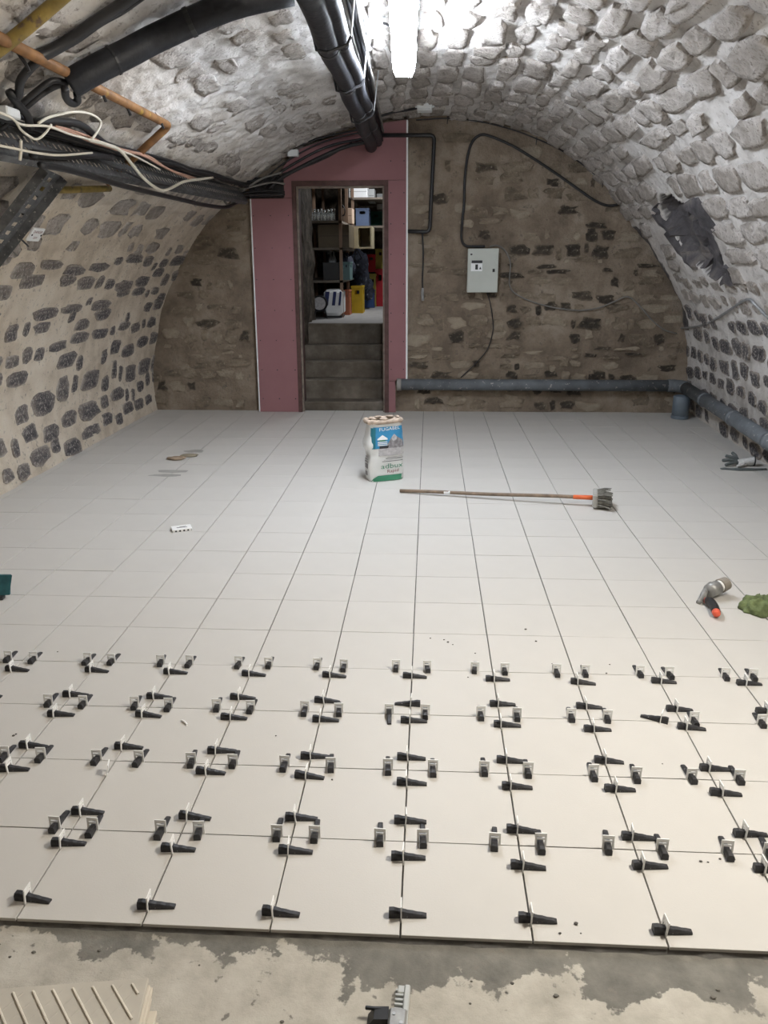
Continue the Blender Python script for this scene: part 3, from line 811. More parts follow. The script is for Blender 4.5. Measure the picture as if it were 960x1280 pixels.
bag_patch('printed_mountain', [(-.15,.262),(.95,.262),(.9,.315),(.55,.345),(.38,.368),(.2,.34),(.0,.30)], P_GREY, E_+.0006)
bag_patch('printed_snow', [(.2,.34),(.38,.368),(.55,.345),(.48,.315),(.40,.33),(.3,.312)], P_PALE, E_+.0012)
bag_patch('printed_ground', [(-.55,.205),(.96,.205),(.96,.262),(-.55,.262)], P_PALE, E_)
bag_patch('printed_shadow', [(-.50,.262),(-.0,.262),(.05,.282),(-.50,.282)], P_DARK, E_+.001)
for k, z in enumerate((.285, .297, .309)): bag_patch('logo_line', [(-.60,z),(-.04,z),(-.04,z+.006),(-.60,z+.006)], P_WHITE, E_+.0016)
bag_patch('logo_roof', [(-.62,.328),(-.32,.354),(-.02,.328),(-.02,.338),(-.32,.365),(-.62,.338)], P_WHITE, E_+.0016)
bag_patch('logo_house', [(-.50,.318),(-.14,.318),(-.14,.334),(-.32,.349),(-.50,.334)], P_GREEN, E_+.0014)
bag_patch('green_band', [(-.97,.004),(.97,.004),(.97,.05),(-.6,.05),(-.85,.03)], P_GREEN, E_, 'green printed band')
def bag_text(txt, u0, z0, size, mat, sx=1., slant=0):
    V, F = text_geo(txt, size); mb = MB()
    mb.add([bag_pt(min(.96, u0+x*sx/.137), z0+y+slant*x, E_+.0016, 0) for x, y in V], F); mb.build('printed_lettering', mat, bag, fix=False)
bag_text('FUGABEL', .12, .398, .034, P_WHITE, 1.25, .06)
bag_text('adbux', .22, .105, .054, P_GREEN, 1.35, .03)
bag_text('Rapid', .28, .070, .036, P_RED, 1.2, .05)
for k in range(4):
    z = .158+.011*k; bag_patch('text_line', [(-.35+.1*k,z),(.88,z),(.88,z+.004),(-.35+.1*k,z+.004)], P_PALE if k % 2 else P_DARK, E_)
mb = MB()
for y0, z0, w_, h_ in ((-.03,.10,.055,.034), (-.02,.045,.04,.03), (-.04,.15,.07,.006), (-.04,.17,.06,.006), (-.04,.19,.05,.006)):
    mb.box((-.1475, y0, z0), (-.144, y0+w_, z0+h_))
mb.build('side_print', P_GREY, bag)
mb = MB(); path = []; rr = []
for i in range(49):
    t = 6.28318*i/48; c, s = math.cos(t), math.sin(t); hx, hy = bag_dim(.45)
    path.append((hx*1.03*math.copysign(abs(c)**.5, c)-.004, hy*1.05*math.copysign(abs(s)**.5, s), .462+.012*noise.noise(Vector((c*2, s*2, 3)))+.012*c*0))
    rr.append(.017+.006*noise.noise(Vector((c*5, s*5, 8))))
mb.tube(path, rr, 9, False)
for k in range(7):
    a = k/7*6.28; mb.ellipsoid((.11*math.cos(a), .062*math.sin(a), .478+U(-.006,.008)), (.034, .018, .010), 9, 6, Matrix.Rotation(a+1.57, 3, 'Z'), .35, 2.5, k)
mb.build('rolled_rim', KRAFT, bag, True)['label'] = 'brown paper rim rolled down'
mb = MB(); hx, hy = bag_dim(.45); mb.lathe((0,0,0), [(.001,.459),(.9,.459)], 24, Matrix.Diagonal((hx*.95, hy*.95, 1)).to_4x4()); mb.build('dark_opening', P_DARK, bag)  # black disc painted as the shaded inside of the sack

# ------------------------------------------------------------------ broom
b0 = Vector((-.146, 3.905, .014)); b1 = Vector((1.19, 3.632, .062)); bd = (b1-b0).normalized()
broom = tag(empty('broom', (b0.x, b0.y, 0)), 'long wooden handled broom with stiff grey bristles lying on the tiles', 'broom')
child(MB().tube([b0+(b1-b0)*k/10 + Vector((0, 0, .002*math.sin(k))) for k in range(11)], .0125, 10), 'handle', HANDLE, broom, True)
q = b0+(b1-b0)*.24; child(MB().cyl(q, q+bd*.045, .0132, n=10), 'tape_band', P_WHITE, broom)['label'] = 'white tape band'
child(MB().cyl(b1-bd*.13, b1+bd*.005, .0155, .0165, 12), 'socket', ORANGE, broom, True)['label'] = 'orange socket'
sd = bd.cross(Vector((0,0,1))).normalized(); upb = sd.cross(bd).normalized()
bm_ = Matrix((bd, sd, upb)).transposed().to_4x4(); bm_.translation = b1+bd*.012
mb = MB(); mb.bbox((-.012,-.085,-.052), (.022,.085,.045), .008, bm_); child(mb, 'block', BLOCK, broom)
mb = MB()
for i in range(15):
    for k in range(7):
        y = -.074+.148*i/14+U(-.004,.004); z = -.042+.078*k/6; a = U(-.02,.02)
        p0 = Vector((.02, y, z)); p1 = Vector((.10+U(0,.022), y*1.15+a, max(-.056, z*1.1-.006+U(-.012,.012))))
        mb.tube([bm_ @ p0, bm_ @ ((p0+p1)/2+Vector((0,0,.004))), bm_ @ p1], [.0055,.006,.0035], 5)
child(mb, 'bristles', BRISTLE, broom)['kind'] = 'stuff'

# ------------------------------------------------------------------ small things on the floor
p = on_z(225, 574, 0)
mb = MB(); mb.ellipsoid((p.x-.03, p.y, .010), (.085,.055,.011), 14, 6, None, .35, 2, 3); tag(mb.build('clay_chip', CLAY, None, True), 'flat brown chip of dried mortar lying on the far left tiles', 'chip')
p = on_z(233, 571, 0)
mb = MB(); mb.ellipsoid((p.x+.02, p.y+.03, .007), (.075,.06,.008), 14, 6, None, .35, 2, 8); tag(mb.build('clay_chip', simple('greyish_clay', (.27,.235,.17), rough=.9), None, True), 'greyer flat mortar chip beside the brown one', 'chip')
p = on_z(227, 662, 0)
pk = tag(empty('clip_packet', (p.x, p.y, 0), .42), 'small white flat packet with dark ribbed edges left of the bag', 'packet')
MB().bbox((-.062,-.042,.011), (.062,.042,.017), .002).build('top_plate', CLIP, pk)
mb = MB(); mb.box((-.058,-.038,.0), (.058,.038,.0112)); mb.build('base', BLACK, pk)
for i in range(5): MB().box((-.058+.025*i,-.041,.001), (-.044+.025*i,-.038,.0115)).build('rib', CLIP, pk)
for i in range(3): MB().box((.058,-.034+.026*i,.001), (.0615,-.02+.026*i,.0115)).build('rib', CLIP, pk)
mb = MB()
for a in ((-.03,-.01,.02,.003),(-.01,.008,.03,.014),(.012,-.014,.035,-.004)): mb.box((a[0],a[1],.017),(a[2],a[3],.0174))
mb.build('printed_marks', P_GREY, pk)
# power tool
def fl(u, v, z): return on_z(u, v, z)
tp = fl(890, 746, 0); tool = tag(empty('power_tool', (tp.x, tp.y, 0)), 'small hand tool with grey head and black grip ending in a coral cap', 'tool')
child(MB().tube(smooth_path([fl(873,753,.010), fl(878,746,.022), fl(883,737,.034), fl(889,731,.04)], 5), [.012]*6+[.016]*5+[.018]*5, 10), 'arm', GREYMET, tool, True)
h0, h1 = fl(886,739,.04), fl(897,734,.05)
child(MB().cyl(h0, h1, .034, .036, 18), 'head', GREYMET, tool, True)
child(MB().cyl(h1, h1+(h1-h0).normalized()*.018, .030, .030, 18), 'pale_ring', CLIP, tool)['label'] = 'whitish ring'
child(MB().cyl(h1+(h1-h0).normalized()*.018, h1+(h1-h0).normalized()*.062, .037, .033, 18), 'pad', simple('brownish_pad', (.30,.27,.23), rough=.9), tool)['label'] = 'brownish round pad'
gp = smooth_path([fl(880,751,.018), fl(884,751,.024), fl(889,753,.03), fl(893,759,.03), fl(895,765,.028)], 5)
child(MB().tube(gp, [.011+.010*min(1, k/7) for k in range(len(gp))], 12), 'grip', BLACK, tool, True)
child(MB().tube([gp[3], gp[4]], .0165, 12), 'coral_ring', CORAL, tool)['label'] = 'pinkish red ring'
e0 = gp[-1]; e1 = e0+(gp[-1]-gp[-3]).normalized()*.020
child(MB().tube([e0, e1, e1+(e1-e0)*.3], [.020,.018,.010], 14), 'end_cap', CORAL, tool, True)['label'] = 'coral end cap'
# green cloth
cp = fl(944, 763, 0); cloth = MB(); rg = []
for k in range(13):
    th = k/12; q = []
    for i in range(44):
        a = 6.28318*i/44; r = .085*math.cos(th*1.5)**.6 if th < 1 else .004
        f = 1+.30*noise.noise(Vector((math.cos(a)*2.2, math.sin(a)*2.2, th*2)))+.13*noise.noise(Vector((math.cos(a)*7, math.sin(a)*7, th*5)))
        q.append((cp.x+.025+r*f*math.cos(a)*1.15, cp.y+r*f*math.sin(a)*.9, max(.002, .066*math.sin(th*1.57)*(1+.35*noise.noise(Vector((math.cos(a)*3, math.sin(a)*3, th*3)))))))
    rg.append(q)
cloth.rings(rg); tag(cloth.build('crumpled_cloth', CLOTH_G, None, True), 'crumpled green cloth on the tiles at the right edge', 'cloth')
# gloves
g0 = fl(930, 582, 0); glove = tag(empty('work_glove', (g0.x, g0.y, 0), -.15), 'grey work glove with dark coated fingertips and an open cuff', 'glove')
mb = MB(); rg = []
for k in range(9):
    t = k/8; x = -.055+.125*t; wy = .048-.012*t; hz = .022+.018*t
    rg.append([(x, wy*math.cos(6.283*i/14), .004+hz*(1+math.sin(6.283*i/14))*.95) for i in range(14)])
mb.rings(rg, True, False); mb.build('palm', GLOVE, glove, True)
for k, (y, ex, ey, ez) in enumerate(((-.034,-.150,-.060,.016),(-.012,-.165,-.012,.040),(.012,-.135,.030,.066),(.034,-.085,.060,.086))):
    a_ = Vector((-.04, y*.8, .026)); e_ = Vector((ex, ey, ez)); m_ = (a_+e_)/2+Vector((0, 0, .012))
    mb = MB(); mb.tube(smooth_path([a_, m_, e_, e_+(e_-m_).normalized()*.012], 4), [.012]*4+[.0135]*5+[.012]*3+[.007], 9); mb.build('finger', GLOVE_D, glove, True)
mb = MB(); mb.tube(smooth_path([(-.01,-.045,.02), (-.04,-.072,.018), (-.075,-.085,.013)], 4), [.014]*5+[.013]*3+[.008], 9); mb.build('thumb', GLOVE, glove, True)
mb = MB(); mb.tube([(.072, .040*math.cos(6.283*i/20), .045+.040*math.sin(6.283*i/20)) for i in range(21)], .0055, 7, False); mb.build('cuff', BLACK, glove, True)['label'] = 'black cuff rim'
gm = fl(925, 586, 0); mb = MB(); rg = []
for k in range(13):
    t = k/12; x = -.16+.36*t; wy = .02+.026*math.sin(t*3.1)
    rg.append([(gm.x+x, gm.y-.02-wy+.01*noise.noise(Vector((t*4,0,0))), .001), (gm.x+x, gm.y-.02, .012+.006*noise.noise(Vector((t*6,1,0)))), (gm.x+x, gm.y-.02+wy, .001)])
mb.rings(rg); tag(mb.build('flattened_glove', GLOVE_D, None, True), 'flattened dark glove lying in front of the other glove', 'glove')
# teal blade at the left edge
tl0 = fl(8, 746, 0); tr = tag(empty('grout_float', (tl0.x, tl0.y, 0), .15), 'teal plastic float blade standing out from the left edge', 'float')
mb = MB(); rg = []
for k in range(9):
    t = k/8; x = -.26+.285*t; c_ = .03*math.sin(t*2.2)
    rg.append([(x, -.028+c_*.3, .018), (x+.012*(t > .9), -.004+c_, .115-.006*t), (x, .010+c_, .115-.006*t), (x, -.012+c_*.3, .018)])
mb.rings(rg); mb.build('blade', TEAL, tr)
MB().bbox((-.26,-.045,.0), (.0,-.008,.018), .003).build('sole', BLACK, tr)
MB().bbox((-.26,-.052,.006), (-.02,-.045,.014), .002).build('pale_edge', CLIP, tr)['label'] = 'pale edge strip'
# crumbs and smudges
SMUDGE = simple('damp_grey_smudge', (.36,.35,.325), rough=.5, var=.1)
for k, (u, v, rx, ry) in enumerate(((244,564,.10,.05),(216,589,.12,.05),(208,594,.13,.04))):
    p = on_z(u, v, 0); n = 22; mb = MB(); f = [1+.45*noise.noise(Vector((math.cos(i*.2856)*1.6, math.sin(i*.2856)*1.6, k*7))) for i in range(n)]
    mb.rings([[(p.x+rx*q*f[i]*math.cos(i*.2856), p.y+ry*q*f[i]*math.sin(i*.2856), z) for i in range(n)] for q, z in ((1, .0002), (.9, .0011))]); tag(mb.build('damp_smudge', SMUDGE), ['damp grey smudge just beyond the brown mortar chip', 'damp grey smudge in front of the brown mortar chip', 'fainter damp smudge nearest the viewer before the mortar chip'][k], 'smudge')
mb = MB()
crumb_px = [(560,803),(594,817),(670,802),(657,787),(555,800),(566,806),(538,798),(700,1167),(720,1155),(726,1167),(876,1077),(885,1078),(918,1075),(900,1074),(20,918),(17,920),(72,815),(640,1230),(828,955),(585,847),(762,831),(690,830),(758,842),(415,975),(345,920)]
for k, (u, v) in enumerate(crumb_px):
    p = on_z(u, v, 0); r = U(.002,.005); mb.ellipsoid((p.x, p.y, r*.5), (r*1.3, r, r*.6), 6, 4, None, .4, 2, k)
tag(mb.build('mortar_crumbs', simple('dark_mortar_crumb', (.12,.11,.10), rough=.9)), 'dark mortar crumbs scattered over the pale tiles', 'crumbs', kind='stuff')
mb = MB()
for k in range(90):
    x, y = U(-1.6,1.7), U(-.75,-.06); r = U(.002,.006); mb.ellipsoid((x, y, -.021+r*.3), (r*1.3, r, r*.6), 6, 4, None, .4, 2, k)
tag(mb.build('grit', simple('grey_grit', (.17,.16,.14), rough=.9)), 'grey grit strewn over the concrete before the tiles', 'grit', kind='stuff')
p = on_z(231, 904, 0); mb = MB(); mb.tube(smooth_path([(p.x-.015,p.y+.012,.004),(p.x,p.y,.006),(p.x+.012,p.y-.012,.003)], 3), .004, 6)
tag(mb.build('clip_shard', CLIP), 'tiny white broken clip piece lying on a front left tile', 'shard')

# stack of spare tiles, ribbed backs up
RIB = simple('worn_highlit_tile_rib', (.72,.67,.58), rough=.8)  # paler than the back: worn edges plus highlights put into the colour
BACK_ = simple('dull_tile_back', (.52,.485,.42), rough=.85, var=.08)
zt = .085; cA, cB = on_z(185.5, 1221.5, zt), on_z(0, 1235, zt); dv = (cB-cA); dv.z = 0; dv.normalize(); pv = Vector((dv.y, -dv.x, 0))
if pv.y > 0: pv = -pv
n_t = 9; tw = .37; ht = (zt+.021)/n_t
lab = ['topmost cream tile of the lower left stack, ribbed back upward', 'second tile from the top of the lower left stack', 'third tile from the top of the lower left stack', 'fourth tile from the top of the lower left stack', 'fifth tile from the top of the lower left stack', 'sixth tile from the top of the lower left stack', 'seventh tile from the top of the lower left stack', 'eighth tile from the top of the lower left stack', 'bottom tile of the lower left stack']
for k in range(n_t):
    off = Vector((0,0,0)) if k == 0 else -dv*(.004*(k % 3)+(.012 if k > 4 else 0)) + pv*(.004*((k*2) % 3) + (.03 if k > 4 else 0))
    t_ = tag(empty('spare_tile', (cA.x+off.x, cA.y+off.y, zt-ht*(k+1)), math.atan2(dv.y, dv.x)), lab[k], 'tile', 'stack of spare tiles')
    s_ = 1 if (Matrix.Rotation(math.atan2(dv.y, dv.x), 3, 'Z') @ Vector((0,1,0))).dot(pv) > 0 else -1
    MB().bbox((0, min(0, s_*tw), 0), (tw, max(0, s_*tw), ht-.0012), .0012).build('tile_body', BACK_ if k == 0 else TILE_SIDE, t_)
    if k == 0:
        zt_ = ht-.0012
        for q in range(-9, 18):
            # parallel raised ribs cut at the margins
            x0_, y0_, x1_, y1_ = q*.043, 0, q*.043+tw*.72, tw
            pts = []
            lo, hi = 0., 1.
            dx, dy = x1_-x0_, y1_-y0_
            for pp_, qq in ((-dx, x0_-.014), (dx, tw-.014-x0_), (-dy, y0_-.014), (dy, tw-.014-y0_)):
                if abs(pp_) < 1e-9: continue
                r_ = qq/pp_
                if pp_ < 0: lo = max(lo, r_)
                else: hi = min(hi, r_)
            if hi-lo < .03: continue
            a_ = Vector((x0_+dx*lo, s_*(y0_+dy*lo), zt_)); b_ = Vector((x0_+dx*hi, s_*(y0_+dy*hi), zt_)); d_ = (b_-a_).normalized(); n_ = Vector((-d_.y, d_.x, 0))
            mb = MB(); rr_ = [[p_+n_*-.0022, p_+n_*-.001+Vector((0,0,.0004)), p_+n_*.001+Vector((0,0,.0004)), p_+n_*.0022] for p_ in (a_, b_)]
            mb.rings(rr_); mb.build('rib', BACK_, t_)
            # fainter cross ribs
        for q in range(0, 18):
            x0_, y0_, x1_, y1_ = q*.043, 0, q*.043-tw*.72, tw
            dx, dy = x1_-x0_, y1_-y0_; lo, hi = 0., 1.
            for pp_, qq in ((-dx, x0_-.014), (dx, tw-.014-x0_), (-dy, y0_-.014), (dy, tw-.014-y0_)):
                r_ = qq/pp_
                if pp_ < 0: lo = max(lo, r_)
                else: hi = min(hi, r_)
            if hi-lo < .03: continue
            a_ = Vector((x0_+dx*lo, s_*(y0_+dy*lo), zt_)); b_ = Vector((x0_+dx*hi, s_*(y0_+dy*hi), zt_)); d_ = (b_-a_).normalized(); n_ = Vector((-d_.y, d_.x, 0))
            mb = MB(); mb.rings([[p_+n_*-.0030, p_+n_*-.0014+Vector((0,0,.0036)), p_+n_*.0014+Vector((0,0,.0036)), p_+n_*.0030] for p_ in (a_, b_)]); mb.build('rib', RIB, t_)
# levelling pliers at the bottom edge
lp = on_z(497, 1262, -.021); pl = tag(empty('levelling_pliers', (lp.x, lp.y, -.021), -.05), 'grey plastic levelling pliers lying on bare concrete at the bottom edge', 'pliers')
MB().bbox((.012,-.07,.004), (.026,.052,.020), .003).build('rail', CLEAR, pl)
mb = MB(); mb.bbox((-.004,.030,.004), (.018,.052,.016), .003); mb.build('rail_end', CLEAR, pl)
for k in range(5): MB().bbox((-.008,-.012+.012*k,.005), (.013,-.006+.012*k,.015), .001).build('tooth', CLEAR, pl)
MB().bbox((-.018,-.075,.002), (.024,-.012,.024), .005).build('jaw_block', GREYMET, pl)
mb = MB(); mb.prism([(-.066,.0),(-.018,.0),(-.018,.03),(-.05,.026)], -.05, -.018); mb.build('handle', BLACK, pl)
MB().bbox((-.072,-.026,.020), (-.03,-.018,.028), .002).build('handle_lip', BLACK, pl)
for q in ((-.006,-.03), (.012,-.05)): MB().cyl((q[0],q[1],.022), (q[0],q[1],.026), .004, n=10).build('screw', GALV, pl)

# ------------------------------------------------------------------ services: cables, pipes, trays
def cable(name, label, cat, pts, r, mat, group=None, n=7, k=6, sm=True):
    P = smooth_path(pts, k) if sm else [Vector(p) for p in pts]
    o = MB().tube(P, r, n).build(name, mat, None, True)
    return tag(o, label, cat, group)
def pipe(name, label, cat, pts, r, mat, bend=.06, n=12):
    """straight runs with rounded corners"""
    P = [Vector(p) for p in pts]; out = [P[0]]
    for a, b, c in zip(P, P[1:], P[2:]):
        d1, d2 = (a-b).normalized(), (c-b).normalized(); q1, q2 = b+d1*bend, b+d2*bend
        for i in range(6):
            t = i/5; out.append((1-t)**2*q1+2*t*(1-t)*b+t*t*q2)
    out.append(P[-1])
    return out
V_ = lambda u, v, o=.03: on_vault(u, v, o)
W_ = lambda u, v, y=7.09: on_y(u, v, y)

# two insulated pipes along the crown to the doorway
c0, c1 = on_z(379, -25, 2.62), on_y(465, 183, 7.0)
def ins(c0, c1, r, label, sag):
    t = tag(empty('insulated_pipe', c0), label, 'pipe', 'black insulated pipes along the crown')
    n = 26; P = [c0.lerp(c1, k/n)+Vector((.008*math.sin(k*.9), 0, sag*math.sin(k/n*3.14))) for k in range(n+1)]
    rr = [r*(1+.05*noise.noise(Vector((k*.8, r*40, 0)))) for k in range(n+1)]
    child(MB().tube(P, rr, 16), 'foam_sleeve', INSUL, t, True)
    for k in (5, 10, 15, 20):
        child(MB().tube([P[k]-(P[k+1]-P[k])*.10, P[k]+(P[k+1]-P[k])*.10], rr[k]*1.06, 16), 'tape_band', BLACK, t)
    return t
ins(c0, c1, .060, 'thick black insulated pipe running along the vault crown to the doorway', .0)
d0_, d1_ = on_z(402, -25, 2.64), on_y(474, 178, 6.95)
ins(d0_, d1_, .040, 'thinner black insulated pipe just right of the thick crown pipe', .0)
for k, f in enumerate((.16, .36, .60)):
    a = c0.lerp(c1, f); b = d0_.lerp(d1_, f)
    t = tag(empty('pipe_hanger', a), ['hanger bracket nearest the viewer holding the crown pipes', 'middle hanger bracket holding the crown pipes', 'hanger bracket nearest the doorway holding the crown pipes'][k], 'bracket', 'hangers of the crown pipes')
    child(MB().tube([a+Vector((-.068,0,.03)), a+Vector((-.05,0,-.056)), a+Vector((.0,0,-.068)), b+Vector((.03,0,-.046)), b+Vector((.048,0,-.01))], .008, 6), 'strap', BLACK, t)
    zc = prof(s_of(b.x+.07, 2.97))[0].y
    child(MB().cyl(b+Vector((.048,0,-.01)), Vector((b.x+.085, b.y+.02, zc)), .005, n=6), 'rod', GALV, t)
    zc = prof(s_of(a.x-.09, 2.9))[0].y
    child(MB().cyl(a+Vector((-.068,0,.03)), Vector((a.x-.10, a.y, zc)), .005, n=6), 'rod', GALV, t)
# rail with cables right of the pipes
r0_, r1_ = on_z(433, -15, 2.83), on_y(475, 163, 7.06); r1_.y = 7.06; 
rail = tag(empty('cable_rail', r0_), 'narrow grey cable rail on the crown right of the insulated pipes', 'rail')
ax = (r1_-r0_).normalized(); sd = ax.cross(Vector((0,0,1))).normalized()
for s_ in (-.028, .028): child(MB().tube([r0_+sd*s_, r1_+sd*s_], .006, 6), 'side_rail', TRAYM, rail)
for k in range(18):
    q = r0_.lerp(r1_, (k+.5)/18); child(MB().tube([q-sd*.03, q+sd*.03], .005, 5), 'rung', TRAYM, rail)
for k in range(5):
    q = r0_.lerp(r1_, (k+.6)/5.4); zc = prof(s_of(q.x, 2.98))[0].y; child(MB().cyl(q, Vector((q.x+.01, q.y, zc)), .005, n=6), 'rod', GALV, rail)
for k, (o_, mt, lb) in enumerate(((-.022, CABLEG, 'grey cable along the left of the crown rail'), (.0, BLACK, 'black cable along the middle of the crown rail'), (.020, BLACK, 'black cable along the right of the crown rail'), (.034, CABLEG, 'outermost grey cable strapped right of the crown rail'))):
    cable('cable', lb, 'cable', [r0_.lerp(r1_, i/14)+sd*(o_+.008*noise.noise(Vector((i*.9, k*3, 0))))+Vector((0,0,-.018+.010*noise.noise(Vector((i*.7, k*5, 2))))) for i in range(15)], .0125, mt, 'cables on the crown rail')
cable('cable', 'black cable hanging beside the crown pipes to the doorway', 'cable', [on_z(446,0,2.86), on_z(456,50,2.84), on_z(464,100,2.82), on_y(472,150,6.6), W_(478,176,7.0)], .010, BLACK)
# junction boxes on the vault
def jbox(u, v, sx, sy_, label, cover=True):
    p = on_vault(u, v, .0); t = tag(empty('junction_box', p), label, 'box')
    s = s_of(p.x, p.z); nrm = smat(s, p.y); X = Vector((0,1,0)).cross(nrm).normalized()
    m = Matrix((X, Vector((0,1,0)), nrm)).transposed().to_4x4(); m.translation = p
    child(MB().bbox((-sx,-sy_,-.03), (sx,sy_,.05), .006, m), 'box_body', BOXW, t)
    child(MB().bbox((-sx*.98,-sy_*.98,.05), (sx*.98,sy_*.98,.064), .004, m), 'lid', BOXW, t)
    for k in (-1, 1): child(MB().cyl(m @ Vector((k*sx,0,.02)), m @ Vector((k*(sx+.02),0,.02)), .012, n=10), 'gland', BOXW, t)
    return p
j1 = jbox(466, 21, .055, .055, 'white junction box on the vault just left of the batten light')
j2 = jbox(531, 130, .07, .07, 'white junction box on the vault above the doorway top right')
cable('lamp_lead', 'short dark lead from the junction box to the batten light', 'cable', [j1+Vector((.05,0,-.03)), j1+Vector((.10,.01,-.05)), Vector((-.165, 3.75, 2.86))], .007, BLACK)
cable('cable', 'black cable from the crown rail to the far junction box', 'cable', [V_(474,138,.05), V_(492,136,.03), V_(510,133,.03), V_(524,130,.03)], .011, BLACK)
# black flexible tube round to the doorway corner
P = pipe('', '', '', [W_(474,169,7.0), W_(543,169,7.05), W_(537,290,7.06), W_(509,289,7.06)], .01, BLACK, .05)
cable('conduit', 'black conduit bent round the wall right of the pink partition', 'conduit', P, .020, BLACK, sm=False, n=10)
cable('cable', 'short dark cable hanging on the wall right of the pink partition', 'cable', [W_(528,290,7.08), W_(529,320,7.08), W_(528,350,7.07), W_(528.5,366,7.07)], .009, BLACK)
tag(MB().tube([W_(528.5,360,7.06), W_(528,366,7.06), W_(528.5,376,7.06)], [.012,.016,.013], 8).build('socket_plug', GALV), 'small grey connector at the end of the hanging cable', 'connector')
# loop over the end wall
loop = [W_(606,308), W_(594,308), W_(582,307), W_(577,298), W_(578,275), W_(580,255), W_(581,225), W_(584,198), W_(590,178), W_(600,169), W_(612,170), W_(640,182), W_(668,199), W_(698,219), W_(722,236), W_(744,251), W_(760,257), W_(772,255), W_(775,247), W_(768,238), W_(754,227)]
cable('cable', 'heavy black cable looping up from the cabinet and along the arch', 'cable', loop, .0135, BLACK)
cable('cable', 'thin dark cable clipped along the arch above the end wall', 'cable', [W_(756,229,7.06), W_(730,207,7.05), W_(700,187,7.05), W_(672,174,7.04), W_(640,162,7.04), W_(600,152,7.03), W_(560,148,7.03), W_(520,150,7.03)], .007, BLACK)
for k, (u, v) in enumerate(((560,148),(671,174),(754,227))): tag(MB().cyl(W_(u,v-3,7.02), W_(u-1,v+7,7.05), .005, n=6).build('cable_clip', BLACK), ['cable clip at the crown of the arch cable', 'cable clip midway down the arch cable', 'cable clip at the lower right of the arch cable'][k], 'clip', 'clips of the arch cable')
cable('cable', 'grey brown cable curving over the end wall right of the cabinet', 'cable', [W_(612,308), W_(622,307), W_(632,314), W_(638,328), W_(637,345), W_(637,356), W_(643,366), W_(662,376), W_(690,384), W_(722,388), W_(748,385), W_(768,377), W_(785,371), W_(800,383), W_(815,400), W_(830,412), W_(846,417)], .008, CABLEG)
cable('cable', 'thin dark cable dropping from the cabinet to the drain pipe', 'cable', [W_(609,366), W_(613,380), W_(616,400), W_(616,415), W_(609,437), W_(594,455), W_(576,472)], .006, BLACK)
cable('cable', 'grey cable rising over the right wall below the broken out hole', 'cable', [V_(850,410,.012), V_(872,408,.012), V_(893,400,.012), V_(915,386,.012), V_(936,373,.014), V_(948,382,.012), V_(962,396,.012), V_(985,415,.012)], .011, GALV, k=4)
# electrical cabinet
cab = tag(empty('electrical_cabinet', (.61, 7.08, 1.29)), 'pale grey metal electrical cabinet on the rubble end wall', 'cabinet')
a, b = on_y(584, 365, 6.99), on_y(623, 311, 6.99)
child(MB().bbox((a.x, 6.985, a.z), (b.x, 7.13, b.z), .006), 'cabinet_body', CABINET, cab)
child(MB().bbox((a.x-.004, 6.965, a.z-.004), (b.x+.004, 6.985, b.z+.004), .004), 'door', CABINET, cab)
yd = 6.964
def crect(u0, v0, u1, v1, y, d=.002): 
    p, q = on_y(u0, v1, y), on_y(u1, v0, y); return (p.x, y-d, p.z), (q.x, y, q.z)
child(MB().box(*crect(588.5,329,603,339,yd)), 'label_plate', P_WHITE, cab)['label'] = 'white label plate'
child(MB().box(*crect(589.5,325.5,603,329,yd,.003)), 'name_strip', P_DARK, cab)['label'] = 'black name strip'
child(MB().box(*crect(594,330.5,597.5,337,yd-.002)), 'label_symbol', P_DARK, cab)
p_ = [on_y(u, v, yd) for u, v in ((598.8,336.5),(600.3,333.5),(601.8,336.5))]
child(MB().prism([(q.x, q.z) for q in p_], yd-.004, yd-.002), 'warning_triangle', P_DARK, cab)
child(MB().bbox(*crect(615.5,336,618.5,340,yd,.012), .002), 'lock', BLACK, cab)
child(MB().box(*crect(588,317,590.5,319,yd,.002)), 'small_mark', P_DARK, cab)
# drain pipe along the end wall and right wall
pa, pb = on_y(496, 480.5, 7.03), on_y(846, 482.5, 7.03); zc = (pa.z+pb.z)/2
corner = Vector((2.80, 7.03, zc)); pe = Vector((2.545, 3.2, zc))
dr = tag(empty('drain_pipe', pa), 'long dusty grey drain pipe along the end wall and right wall', 'pipe')
child(MB().tube([pa, (pb.x-.10, 7.03, zc)], .062, 20), 'pipe_run', DRAIN, dr, True)
q1, q2 = Vector((pb.x-.10, 7.03, zc)), corner+(pe-corner).normalized()*.16
child(MB().tube([((1-t)**2*q1+2*t*(1-t)*corner+t*t*q2) for t in [i/10 for i in range(11)]], .068, 20), 'elbow', DRAIN, dr, True)
child(MB().tube([q2, pe], .062, 20), 'pipe_run', DRAIN, dr, True)
for f in (.2, .45, .7): 
    q = q2.lerp(pe, f); d_ = (pe-q2).normalized(); child(MB().tube([q-d_*.03, q+d_*.03], .069, 20), 'coupling', DRAIN, dr, True)
child(MB().tube([(pa.x, 7.03, zc), (pa.x+.05, 7.03, zc)], .067, 20), 'coupling', simple('plaster_smeared_pipe', (.30,.29,.27)), dr, True)['label'] = 'plaster smeared end collar'
sp_ = Vector((2.735, 6.80, 0))
st_ = tag(empty('pipe_stub', sp_), 'short upright blue grey pipe stub in the far right corner', 'pipe')
mb = MB(); mb.lathe(sp_, [(.085,.001),(.085,.235),(.080,.24),(.078,.24),(.078,.12),(.001,.12)], 26); child(mb, 'stub_body', STUB, st_, True)
mb = MB(); mb.lathe(sp_, [(.087,.001),(.090,.004),(.090,.03),(.086,.034)], 26); child(mb, 'base_ring', STUB, st_)

